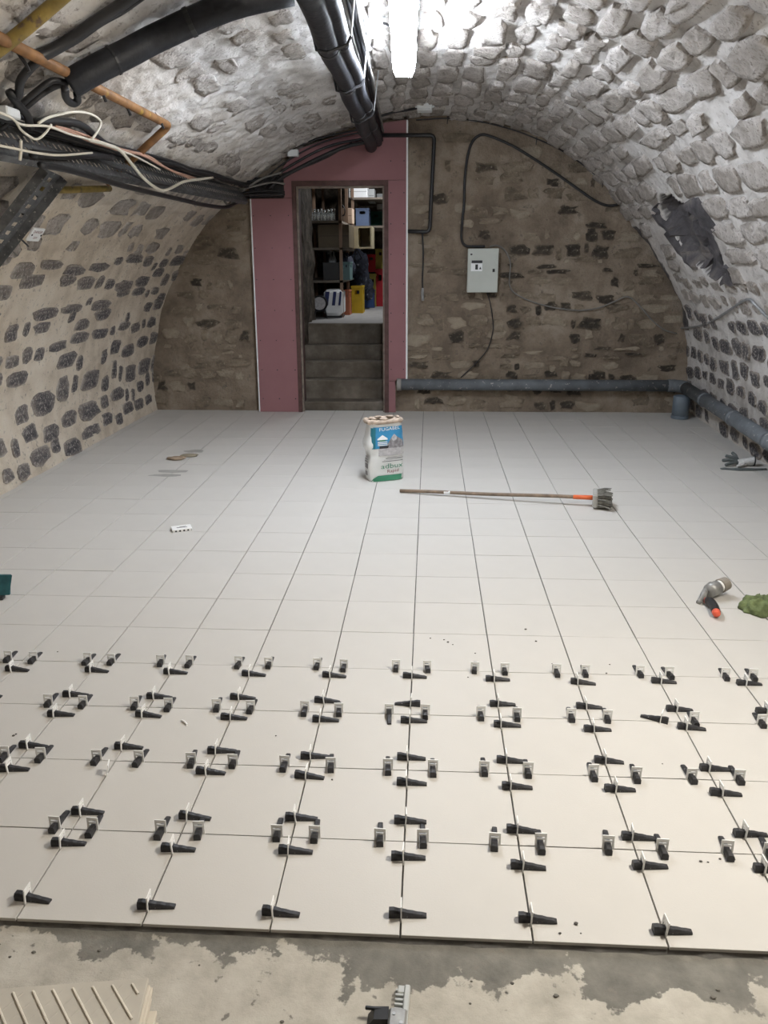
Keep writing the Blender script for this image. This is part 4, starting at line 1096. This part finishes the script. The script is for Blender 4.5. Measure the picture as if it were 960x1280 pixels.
# --- left haunch: trays, gas pipes, insulated pipe, loose cables
def X_(u, v, x=-1.85): return on_x(u, v, x)
t0_, t1_ = Vector((-1.98, 1.45, 2.15)), Vector((-1.86, 6.85, 2.27))
def tray(name, p0, p1, across, wid, label, step=.06, lip=.04):
    t = tag(empty(name, p0), label, 'tray'); ax = (p1-p0).normalized(); ac = (across-ax*across.dot(ax)).normalized(); nn = ax.cross(ac).normalized()
    m = Matrix((ax, ac, nn)).transposed().to_4x4(); m.translation = p0; Ln = (p1-p0).length
    mb = MB()
    for a0_, a1_ in ((-wid/2, -wid*.28), (-wid*.1, wid*.1), (wid*.28, wid/2)): mb.box((0, a0_, -.001), (Ln, a1_, .001), m)
    n_ = int(Ln/step)
    for i in range(n_+1):
        x = i*Ln/n_; mb.box((max(0, x-.016), -wid*.29, -.001), (min(Ln, x+.016), -wid*.09, .001), m); mb.box((max(0, x-.036), wid*.09, -.001), (min(Ln, x+.0), wid*.29, .001), m)
    child(mb, 'perforated_base', TRAYM, t)
    for s_ in (-1, 1): child(MB().box((0, s_*wid/2-.001, -.001), (Ln, s_*wid/2+.001, lip), m), 'side_flange', TRAYM, t)
    return t, m, Ln
tray('cable_tray', t0_, t1_, Vector((.55, 0, -.8)), .19, 'long perforated grey cable tray running along the left haunch')
s_a, s_b = s_of(-2.62, 1.63), s_of(-2.10, 2.18)
b0_, b1_ = surf(s_a, 2.95, .09), surf(s_b, 3.02, .10)
tray('cable_tray', b0_, b1_, Vector((0, 1, 0)), .27, 'short wide perforated tray descending the left wall below the long tray', lip=-.05)
# orange gas pipe
gp_ = [Vector((-1.64,1.3,2.455)), Vector((-1.64,3.90,2.455)), on_vault(160,186,.045), on_vault(127,222,.045)]
cable('gas_pipe', 'orange painted gas pipe running along the left haunch with a right angle bend', 'pipe', pipe('', '', '', gp_[:2]+[gp_[3]], .02, None, .05), .024, ORANGE_P, sm=False, n=10)
cable('gas_pipe', 'yellow painted gas pipe end showing below the long cable tray', 'pipe', [on_vault(130,228,.05), on_vault(80,229,.05), on_vault(36,228,.05)], .022, YELLOW_P, n=10)
cable('gas_pipe', 'yellow painted gas pipe crossing the vault at the top left corner', 'pipe', [on_vault(-18,52,.05), on_vault(20,22,.05), on_vault(48,-2,.05), on_vault(80,-30,.05)], .026, YELLOW_P, n=10)
for k, (u, v) in enumerate(((18,60),(118,103),(150,122),(193,141))):
    q = on_vault(u, v, .0); tag(MB().tube([q, q+Vector((.04,0,-.06)), q+Vector((.05,0,-.09))], .008, 6).build('pipe_clamp', BLACK), ['rusty clamp of the orange pipe nearest the left edge', 'clamp of the orange pipe midway, nearer one', 'clamp of the orange pipe midway, farther one', 'clamp of the orange pipe beside its bend'][k], 'clamp', 'clamps of the orange gas pipe')
# big insulated pipe crossing at the top left
ip = tag(empty('insulated_pipe', on_vault(150,45,.09)), 'thick black insulated pipe crossing the vault at the top left', 'pipe')
bp1 = [on_vault(u, v, .085) for u, v in ((190,22),(150,43),(112,62),(88,75),(72,85))]
bp1 = [bp1[0]+Vector((.62, .10, .20)), bp1[0]+Vector((.32, .04, .125))] + bp1
child(MB().tube(smooth_path(bp1, 4), .062, 16), 'foam_sleeve', INSUL, ip, True)
for k in (6, 14): 
    sp1 = smooth_path(bp1, 4); child(MB().tube([sp1[k], sp1[k]+(sp1[k+1]-sp1[k])*.25], .066, 16), 'seam_band', BLACK, ip)
cable('cable', 'black hose along the vault just above the big insulated pipe', 'hose', [on_vault(u, v, .04) for u, v in ((170,-25),(140,-2),(110,18),(82,38),(52,55),(34,62))], .026, BLACK, n=9)
cable('cable', 'black cable beside the hose above the big insulated pipe', 'cable', [on_vault(u, v, .03) for u, v in ((185,-20),(150,5),(120,22),(92,42),(66,56),(48,62))], .012, BLACK)
cable('hose', 'black hose curving from the vault down into the long cable tray', 'hose', [on_vault(38,62,.05), on_vault(28,72,.05), on_vault(14,86,.06), on_vault(9,102,.07), X_(12,116,-1.82), X_(24,132,-1.82), X_(34,144,-1.83), X_(38,160,-1.86)], .019, BLACK, n=9)
for k, dv_ in enumerate((0, 9)):
    cable('hose', ['upper black tube running down left from the insulated pipe end', 'lower black tube running down left from the insulated pipe end'][k], 'hose', [on_vault(72,86,.07), on_vault(58,88+dv_,.05), on_vault(40,99+dv_,.05), on_vault(14,121+dv_,.05), on_vault(-12,143+dv_,.05)], .014, BLACK, n=8)
cable('hose', 'black looped tube end at the insulated pipe by the orange pipe', 'hose', [on_vault(60,80,.12), on_vault(60,90,.13), on_vault(66,95,.14), on_vault(73,92,.14), on_vault(74,84,.13)], .018, BLACK, n=8)
cable('hose', 'black corrugated hose arching above the long cable tray', 'hose', [X_(42,154), X_(62,152), X_(88,153), X_(104,158), X_(116,168), X_(130,179), X_(150,190)], .020, BLACK, n=9)
# cables in and under the tray
wl = [[(-6,138),(12,146),(28,156),(60,158),(85,167),(110,174),(140,184),(170,196),(200,212)], [(20,152),(26,162),(36,170),(46,174),(56,167),(64,156)], [(48,154),(60,147),(75,143),(92,140),(108,141),(120,146),(126,153),(122,164),(115,174)],
      [(112,175),(132,180),(150,188),(163,203),(178,221),(192,233),(204,238),(216,234),(230,227),(250,224),(266,222)], [(-5,181),(20,186),(45,191),(75,194),(115,191)], [(26,176),(26,190),(25,200)]]
for k, l in enumerate(wl):
    cable('cable', ['thin white cable lying along the top of the long tray', 'short white cable loop sagging at the left of the tray', 'white cable arching above the long tray', 'thick white cable sagging below the long tray', 'thin white cable crossing in front of the descending tray', 'short white cable hanging behind the descending tray'][k], 'cable', [X_(u, v, -1.80) for u, v in l], (.006,.006,.007,.010,.006,.007)[k], CABLEW, 'loose white cables by the left tray')
cable('cable', 'pinkish cable along the front lip of the tray', 'cable', [X_(u, v, -1.83) for u, v in ((60,158),(90,166),(112,176),(150,188),(178,194),(200,206),(220,216),(240,224))], .008, CABLEP)
cable('cable', 'second pinkish cable a little above the other in the tray', 'cable', [X_(u, v, -1.84) for u, v in ((70,158),(95,165),(150,186),(185,195),(212,212),(245,223))], .007, CABLEP)
lows = [[(50,206),(80,211),(110,219),(150,231),(190,241),(225,249),(255,256),(282,259),(296,253),(312,246)], [(115,192),(135,206),(160,216),(185,227),(215,233)], [(40,192),(80,195),(115,194),(140,197)]]
for k, l in enumerate(lows): cable('cable', ['thick black cable sagging under the long tray to the partition', 'thin black cable dangling under the middle of the tray', 'short thick black pipe end under the near half of the tray'][k], 'cable', [X_(u, v, -1.86) for u, v in l], (.017,.007,.02)[k], BLACK)
for k in range(11):
    j = [noise.noise(Vector((k*3.3, i, 0)))*.035 for i in range(14)]; y_a = U(1.5, 4.2)
    P = []
    for i in range(14):
        f = i/13; y = y_a+(6.95-y_a)*f
        P.append(Vector((-1.95+.085*(y-1.45)/5.4+.055*((k % 5)-2)/2+j[i]*.7, y, 2.245+.12*(y-1.45)/5.4+(k//5)*.02+j[i]*.6-.02)))
    cable('cable', 'grey or black cable in the bundle filling the long cable tray', 'cable', P, U(.007,.013), [BLACK, BLACK, CABLEG][k % 3], 'cable bundle filling the long cable tray')
# tangle where the tray meets the partition and arch
tang = [([(262,222),(285,232),(300,236),(320,232),(340,228),(356,230)], CABLEG), ([(270,226),(290,240),(312,240),(335,238),(356,240)], BLACK), ([(255,228),(276,246),(286,256),(298,244),(310,234),(330,222),(352,216)], CABLEG), ([(280,222),(300,226),(318,226),(340,220),(356,222)], BLACK), ([(262,236),(285,247),(305,244),(325,243),(356,243)], BLACK), ([(240,222),(262,232),(280,228),(298,238),(306,226)], CABLEG)]
for k, (l, mt) in enumerate(tang): cable('cable', 'cable in the tangle entering the notch of the pink partition', 'cable', [on_y(u, v, 6.9+.008*k) for u, v in l], U(.008,.013), mt, 'tangled cables at the partition notch')
tag(MB().box(on_y(312,247,7.0), on_y(355,222,7.06)).build('notch_backing', BLACK), 'black block standing in for the dark hole left of the pink partition top', 'backing')  # black block put in as the darkness of the notch hole
arcs = [[(306,238),(312,222),(325,210),(342,199),(362,188),(384,178),(410,170),(440,164),(466,160)], [(318,236),(335,220),(352,206),(374,192),(398,180),(425,171),(450,166),(470,164)], [(330,234),(350,216),(372,202),(396,189),(420,180),(446,175),(470,171)], [(336,236),(352,222),(378,208),(402,196),(430,184),(455,178),(472,175)]]
for k, l in enumerate(arcs): cable('cable', ['uppermost black cable following the arch left of the crown pipes', 'second black cable following the arch left of the crown pipes', 'third black cable following the arch left of the crown pipes', 'lowest black cable following the arch along the pink partition top'][k], 'cable', [on_y(u, v, 6.96-.012*k) for u, v in l], (.009,.008,.013,.020)[k], BLACK, 'black cables along the left of the arch')
cable('cable', 'thin black cable slung across the top of the pink partition', 'cable', [on_y(352,218,6.98), on_y(380,209,6.97), on_y(410,196,6.97), on_y(440,178,6.96)], .008, BLACK)
a, b = on_y(360,196,6.93), on_y(373,187,6.93)
t = tag(empty('junction_box', (a.x, 6.95, a.z)), 'small pale box among the black cables on the left of the arch', 'box')
child(MB().bbox((a.x, 6.90, a.z), (b.x, 6.96, b.z), .006), 'box_body', BOXW, t); child(MB().bbox((a.x+.004, 6.893, a.z+.004), (b.x-.004, 6.90, b.z-.004), .002), 'lid', BOXW, t)
a, b = on_vault(-4,118,.10), on_vault(4,131,.10)
tag(MB().bbox((a.x-.05, a.y-.10, b.z), (a.x+.03, a.y+.02, a.z+.02), .006).build('junction_box', BOXW), 'white junction box half out of frame at the left edge', 'box')
cable('cable', 'black cable loop below the descending tray', 'cable', [on_vault(36,232,.06), on_vault(39,240,.09), on_vault(37,250,.09), on_vault(30,256,.08), on_vault(18,257,.06)], .011, BLACK)
cable('cable', 'thin dark wire loop beside the loop below the descending tray', 'cable', [on_vault(40,232,.05), on_vault(44,246,.06), on_vault(42,258,.06), on_vault(34,263,.05), on_vault(22,261,.04)], .004, CABLEG)
cable('cable', 'straight black wire poking out below the descending tray', 'cable', [on_vault(-2,274,.07), on_vault(14,289,.05), on_vault(30,304,.03)], .006, BLACK)
cable('cable', 'thin wire hanging on the left wall below the tray', 'cable', [on_vault(-3,282,.04), on_vault(4,298,.03), on_vault(12,311,.02), on_vault(19,318,.015)], .004, CABLEG)
# small sign on the left wall
p = on_vault(43, 292, .012); s = s_of(p.x, p.z); nrm = smat(s, p.y)
sg = tag(empty('small_sign', p), 'small white square sign with dark lettering on the left wall', 'sign')
X = Vector((0,1,0)); Yv = nrm.cross(X).normalized(); Yv = Yv if Yv.z > 0 else -Yv
m = Matrix((X, Yv, nrm)).transposed().to_4x4(); m.translation = p
child(MB().bbox((-.075,-.048,-.01), (.075,.048,.004), .002, m), 'plate', P_WHITE, sg)
for txt, yy, sz in (('DANGER', .014, .028), ('230V', -.028, .024)):
    V, F = text_geo(txt, sz); mb = MB(); mb.add([m @ Vector((x*1.05, y+yy, .0046)) for x, y in V], F); child(mb, 'lettering', P_RED, sg)
for s_ in (-1, 1):
    mb = MB(); mb.cyl(m @ Vector((s_*.06, .0, .003)), m @ Vector((s_*.06, .0, .007)), .007, n=8); child(mb, 'screw', BLACK, sg)

# ------------------------------------------------------------------ the storeroom up the steps
def prgb(name, c, **k): return simple(name, c, **k)
RACKM = prgb('rack_post_brown', (.30,.20,.14), rough=.5, metal=.3)
SHELFM = prgb('rack_shelf_board', (.20,.17,.14), rough=.8)
FX = -1.13
rack = tag(empty('storage_rack', (FX-.3, 9.4, FZ)), 'metal storage rack along the left of the storeroom', 'rack')
Z1, Z2, Z3 = on_y(410, 276, 9.41).z, on_y(410, 309.5, 9.41).z, on_y(410, 350.5, 9.41).z
for y in (9.41, 10.26, 11.2, 12.3):
    for x in (FX-.02, FX-.62): child(MB().box((x-.02, y-.02, FZ), (x+.02, y+.02, 2.95)), 'post', RACKM, rack)
for z in (Z1, Z2, Z3, 2.80):
    child(MB().box((FX-.64, 9.39, z-.03), (FX+.0, 12.32, z)), 'shelf', SHELFM, rack)
def pbox(u0, v0, u1, v1, y): 
    a, b = on_y(u0, v1, y), on_y(u1, v0, y); return a, b
def crate(name, label, cat, a, b, depth, mat, z=None, group=None, open_top=True):
    """open crate: four slotted walls, base, rim; front face spans a..b at y = a.y"""
    z0 = a.z if z is None else z; h = b.z-a.z; w_ = b.x-a.x
    t = tag(empty(name, ((a.x+b.x)/2, a.y, z0)), label, cat, group); th = .012
    for (xa, ya_, xb, yb_) in ((a.x, a.y, b.x, a.y+th), (a.x, a.y+depth-th, b.x, a.y+depth), (a.x, a.y+th, a.x+th, a.y+depth-th), (b.x-th, a.y+th, b.x, a.y+depth-th)):
        mb = MB(); mb.box((xa, ya_, z0), (xb, yb_, z0+h*.68)); mb.box((xa, ya_, z0+h*.84), (xb, yb_, z0+h))
        lx, ly = xb-xa, yb_-ya_
        if lx > ly: mb.box((xa, ya_, z0+h*.68), (xa+lx*.28, yb_, z0+h*.84)); mb.box((xb-lx*.28, ya_, z0+h*.68), (xb, yb_, z0+h*.84))
        else: mb.box((xa, ya_, z0+h*.68), (xb, ya_+ly*.28, z0+h*.84)); mb.box((xa, yb_-ly*.28, z0+h*.68), (xb, yb_, z0+h*.84))
        child(mb, 'crate_wall', mat, t)
    child(MB().box((a.x+th, a.y+th, z0), (b.x-th, a.y+depth-th, z0+.012)), 'base', mat, t)
    mb = MB()
    for (xa, ya_, xb, yb_) in ((a.x-.006, a.y-.006, b.x+.006, a.y), (b.x, a.y, b.x+.006, a.y+depth), (a.x-.006, a.y, a.x, a.y+depth)): mb.box((xa, ya_, z0+h*.93), (xb, yb_, z0+h)); mb.box((xa, ya_, z0), (xb, yb_, z0+h*.06))
    child(mb, 'rim', mat, t)
    return t
def carton(name, label, cat, a, b, depth, mat, z=None):
    z0 = a.z if z is None else z; t = tag(empty(name, ((a.x+b.x)/2, a.y, z0)), label, cat)
    child(MB().bbox((a.x, a.y, z0), (b.x, a.y+depth, b.z), .004), 'box_body', mat, t)
    child(MB().box((a.x+.01, a.y-.0012, (z0+b.z)/2), (b.x-.01, a.y, (z0+b.z)/2+.004)), 'flap_seam', P_DARK, t)
    return t
M_Y, M_B, M_R, M_O, M_G = prgb('yellow_crate', (.62,.42,.02)), prgb('blue_crate', (.05,.10,.26)), prgb('red_crate', (.42,.02,.03)), prgb('orange_crate', (.50,.16,.08)), prgb('green_crate', (.02,.13,.10))
M_BG, M_BE = prgb('blue_grey_crate', (.13,.18,.30)), prgb('beige_board', (.52,.45,.30)); M_KB = prgb('brown_board', (.14,.11,.07))
M_OL = prgb('olive_yellow_crate', (.45,.38,.08))
a, b = pbox(440, 359, 453, 393, 10.3); crate('crate', 'bright yellow crate on the storeroom floor beside the rack', 'crate', a, b, .35, M_Y, FZ)
a, b = pbox(429.5, 361, 436.5, 392, 9.9); crate('crate', 'orange crate on the floor between the rack posts', 'crate', a, b, .3, M_O, FZ)
a, b = pbox(454, 366, 467, 388, 11.7); crate('crate', 'dark blue crate on the floor behind the yellow crate', 'crate', a, b, .4, M_B, FZ)
a, b = pbox(469.5, 336, 480, 383, 12.1); crate('crate', 'tall dark red crate at the right back of the storeroom', 'crate', a, b, .4, M_R, FZ); zr = b.z
a, b = pbox(461, 340, 469.5, 381, 12.0); crate('crate', 'olive yellow crate left of the tall red crate', 'crate', a, b, .4, M_OL, FZ); zy = b.z
a, b = pbox(458.5, 318, 469, 340, 12.05); crate('crate', 'bright red crate stacked on the olive yellow crate', 'crate', a, b, .35, prgb('bright_red', (.55,.02,.03)), zy)
a, b = pbox(469.5, 311, 480, 336, 12.15); crate('crate', 'olive crate stacked on the tall red crate', 'crate', a, b, .35, M_OL, zr)
a, b = pbox(398, 280.5, 436, 309.5, 9.44); carton('carton', 'large brown board box on the middle rack shelf', 'box', a, b, .75, M_KB, Z2)
# open fronted board box
a, b = pbox(437, 283, 464.5, 311.5, 10.34); t = tag(empty('open_box', (a.x, a.y, Z2)), 'pale open fronted board box on the middle shelf beyond the post', 'box')
xm = a.x+(b.x-a.x)*.40
for lo, hi in (((a.x, 10.34, Z2), (xm, 10.36, b.z)), ((xm-.015, 10.36, Z2), (xm, 10.9, b.z)), ((xm, 10.34, b.z-.02), (b.x, 10.9, b.z)), ((xm, 10.34, Z2), (b.x, 10.9, Z2+.02)), ((b.x-.02, 10.34, Z2+.02), (b.x, 10.9, b.z-.02)), ((xm, 10.88, Z2+.02), (b.x-.02, 10.9, b.z-.02))):
    child(MB().box(lo, hi), 'board_panel', M_BE, t)
a, b = pbox(428, 260, 440, 277, 10.3); carton('carton', 'pale carton on the upper rack shelf behind the post', 'box', a, b, .35, prgb('pinkish_carton', (.55,.42,.32)), Z1)
zS = Z1
a, b = pbox(445, 263, 461, 286, 11.3); crate('crate', 'blue grey crate on the upper rack shelf', 'crate', a, b, .4, M_BG, zS)
a, b = pbox(463, 269, 477, 290, 12.0); crate('crate', 'dark green crate on the upper rack shelf, farther back', 'crate', a, b, .4, M_G, zS)
tag(MB().box((FX-.02, 11.0, zS-.03), (-.60, 12.6, zS)).build('shelf_board', SHELFM), 'dark shelf board under the blue and green crates', 'shelf')
for k, (u0, v0, u1, v1, y, lb) in enumerate(((436,232,459,247,11.2,'large white box on the top shelf near the lamp'), (460,236,468,253,11.6,'pale grey box on the top shelf right of the white one'), (471,242,479,262,12.2,'narrow pale box at the right end of the top shelf'))):
    a, b = pbox(u0, v0, u1, v1, y); carton('carton', lb, 'box', a, b, .3, [P_WHITE, BOXW, BOXW][k])
tag(MB().box((FX-.02, 11.15, on_y(450,247,11.2).z-.03), (-.5, 12.7, on_y(450,247,11.2).z)).build('shelf_board', SHELFM), 'dark shelf board under the white boxes at the top', 'shelf')
a, b = pbox(436, 294, 442, 309.8, 10.18); crate('bin', 'small yellow bin hung on the far rack post', 'bin', a, b, .06, M_Y)
# glassware and jug
GLASS = bpy.data.materials.new('clear_glass'); N, K = nodes(GLASS); bs_ = N['Principled BSDF']; bs_.inputs['Transmission Weight'].default_value = .85; bs_.inputs['Roughness'].default_value = .08; bs_.inputs['Base Color'].default_value = (.85,.9,.92,1)
for k in range(9):
    u = 385+4.2*k; p = on_y(u, 272, 9.48+.05*(k % 2)); r = .022; h = U(.13,.17)
    t = tag(empty('jar', (p.x, p.y, Z1)), 'clear glass jar on the upper rack shelf, %s from left' % ORD[k], 'jar', 'glass jars on the upper shelf')
    mb = MB(); mb.lathe((0,0,0), [(r*.9,.001),(r,.01),(r,h*.72),(r*.6,h*.82),(r*.6,h),(r*.5,h),(r*.5,h*.8),(r*.85,h*.7),(r*.85,.012),(.002,.01)], 12); mb.build('jar_body', GLASS, t, True)
    mb = MB(); mb.lathe((0,0,0), [(r*.64,h*.93),(r*.64,h+.008),(.002,h+.009)], 12); mb.build('lid', GALV, t)
a = on_y(423, 272, 9.5); t = tag(empty('jug', (a.x, 9.5, Z1)), 'black jug at the right end of the upper shelf', 'jug')
mb = MB(); mb.lathe((0,0,0), [(.045,.001),(.05,.02),(.048,.16),(.02,.21),(.018,.25),(.022,.26)], 14); mb.build('jug_body', BLACK, t, True)
mb = MB(); mb.tube(smooth_path([(.045,0,.06),(.085,0,.09),(.08,0,.17),(.02,0,.22)], 4), .008, 6); mb.build('handle', BLACK, t, True)
a, b = pbox(404, 328, 424, 350, 9.5); carton('carton', 'black box on the low rack shelf', 'box', a, b, .5, BLACK, Z3)
a, b = pbox(425, 327, 437, 350, 9.55); crate('bin', 'translucent teal bin on the low rack shelf', 'bin', a, b, .4, prgb('teal_bin', (.16,.26,.26)), Z3)
a, b = pbox(407, 312, 416, 327, 9.9); 
for k, (u, h) in enumerate(((408,.12),(411,.15),(415,.17))):
    a = on_y(u, 330, 9.9); t = tag(empty('bottle', (a.x, 10.15, Z3)), ['dark bottle standing behind the black box', 'pale bottle standing behind the black box', 'white bottle standing behind the black box'][k], 'bottle')
    mb = MB(); mb.lathe((0,0,0), [(.035,.001),(.037,.02),(.037,h+.1),(.014,h+.17),(.013,h+.24)], 12); mb.build('bottle_body', [BLACK, BOXW, P_WHITE][k], t, True)
    mb = MB(); mb.lathe((0,0,h+.225), [(.016,0),(.016,.03),(.001,.031)], 10); mb.build('cap', P_WHITE, t)
# dark bags
M_DK = prgb('dark_blue_grey_fabric', (.035,.04,.06), rough=.8, var=.6, scale=22, speck=((.35,.37,.42), .36, 18))
def heap(name, label, c, r, seed, mat):
    t = tag(empty(name, (c[0], c[1], c[2])), label, 'bag')
    mb = MB(); mb.ellipsoid((0,0,r[2]*.96), r, 22, 16, None, .35, 2.2, seed); mb.build('bag_body', mat, t, True)
    mb = MB(); mb.tube(smooth_path([(-r[0]*.4,-r[1]*.7,r[2]*1.5),(-.02,-r[1]*1.0,r[2]*2.0),(r[0]*.5,-r[1]*.6,r[2]*1.5)], 5), .010, 6); mb.build('handle', BLACK, t, True)
a = on_y(450, 355, 11.0); heap('stuffed_bag', 'large dark stuffed bag piled beside the rack', (a.x-.02, 11.15, a.z-.18), (.16,.2,.34), 3, M_DK)
a = on_y(461, 365, 11.3); heap('stuffed_bag', 'dark sack slumped right of the large stuffed bag', (a.x-.03, 11.35, a.z-.12), (.10,.12,.17), 8, M_DK)
a = on_y(431, 326, 10.0); heap('stuffed_bag', 'dark patterned bag on the low shelf behind the teal bin', (a.x, 10.15, Z3), (.12,.12,.17), 5, M_DK)
# white and navy bag with a round drum beside it
p0 = on_y(405, 396, 9.25); p1 = on_y(427, 362, 9.25)
t = tag(empty('striped_bag', (p0.x, 9.25, FZ)), 'white bag with navy stripes standing under the rack', 'bag')
child(MB().bbox((p0.x, 9.25, FZ+.03), (p1.x, 9.75, p1.z), .04), 'bag_body', P_WHITE, t)
wq = p1.x-p0.x; hq = p1.z-FZ
for f0, f1 in ((.02,.24), (.45,.62), (.80,.92)):
    child(MB().prism([(p0.x+wq*(f0), FZ+hq*.45), (p0.x+wq*(f1), FZ+hq*.45), (p0.x+wq*min(1,f1+.10), FZ+hq*.93), (p0.x+wq*(f0+.10), FZ+hq*.93)], 9.244, 9.25), 'stripe', prgb('navy_stripe', (.02,.03,.12)), t)
child(MB().box((p0.x+.01, 9.3, FZ), (p1.x-.01, 9.7, FZ+.03)), 'base', BLACK, t)
cq = on_y(399, 379.5, 9.15); 
t = tag(empty('drum', (cq.x, 9.15, FZ)), 'round drum with a pale grey face left of the striped bag', 'drum')
rd = cq.z-FZ-.0; child(MB().cyl((cq.x, 9.17, cq.z), (cq.x, 9.45, cq.z), .105, .105, 24), 'shell', BLACK, t, True)
child(MB().cyl((cq.x, 9.16, cq.z), (cq.x, 9.172, cq.z), .085, .085, 24), 'face', P_PALE, t)['label'] = 'pale grey face'
child(MB().tube([(cq.x+.10*math.cos(6.283*i/24), 9.165, cq.z+.10*math.sin(6.283*i/24)) for i in range(25)], .008, 6, False), 'hoop', BLACK, t)
for s_ in (-1, 1): child(MB().cyl((cq.x+s_*.06, 9.25, cq.z-.08), (cq.x+s_*.09, 9.25, FZ), .008, n=6), 'foot', BLACK, t)
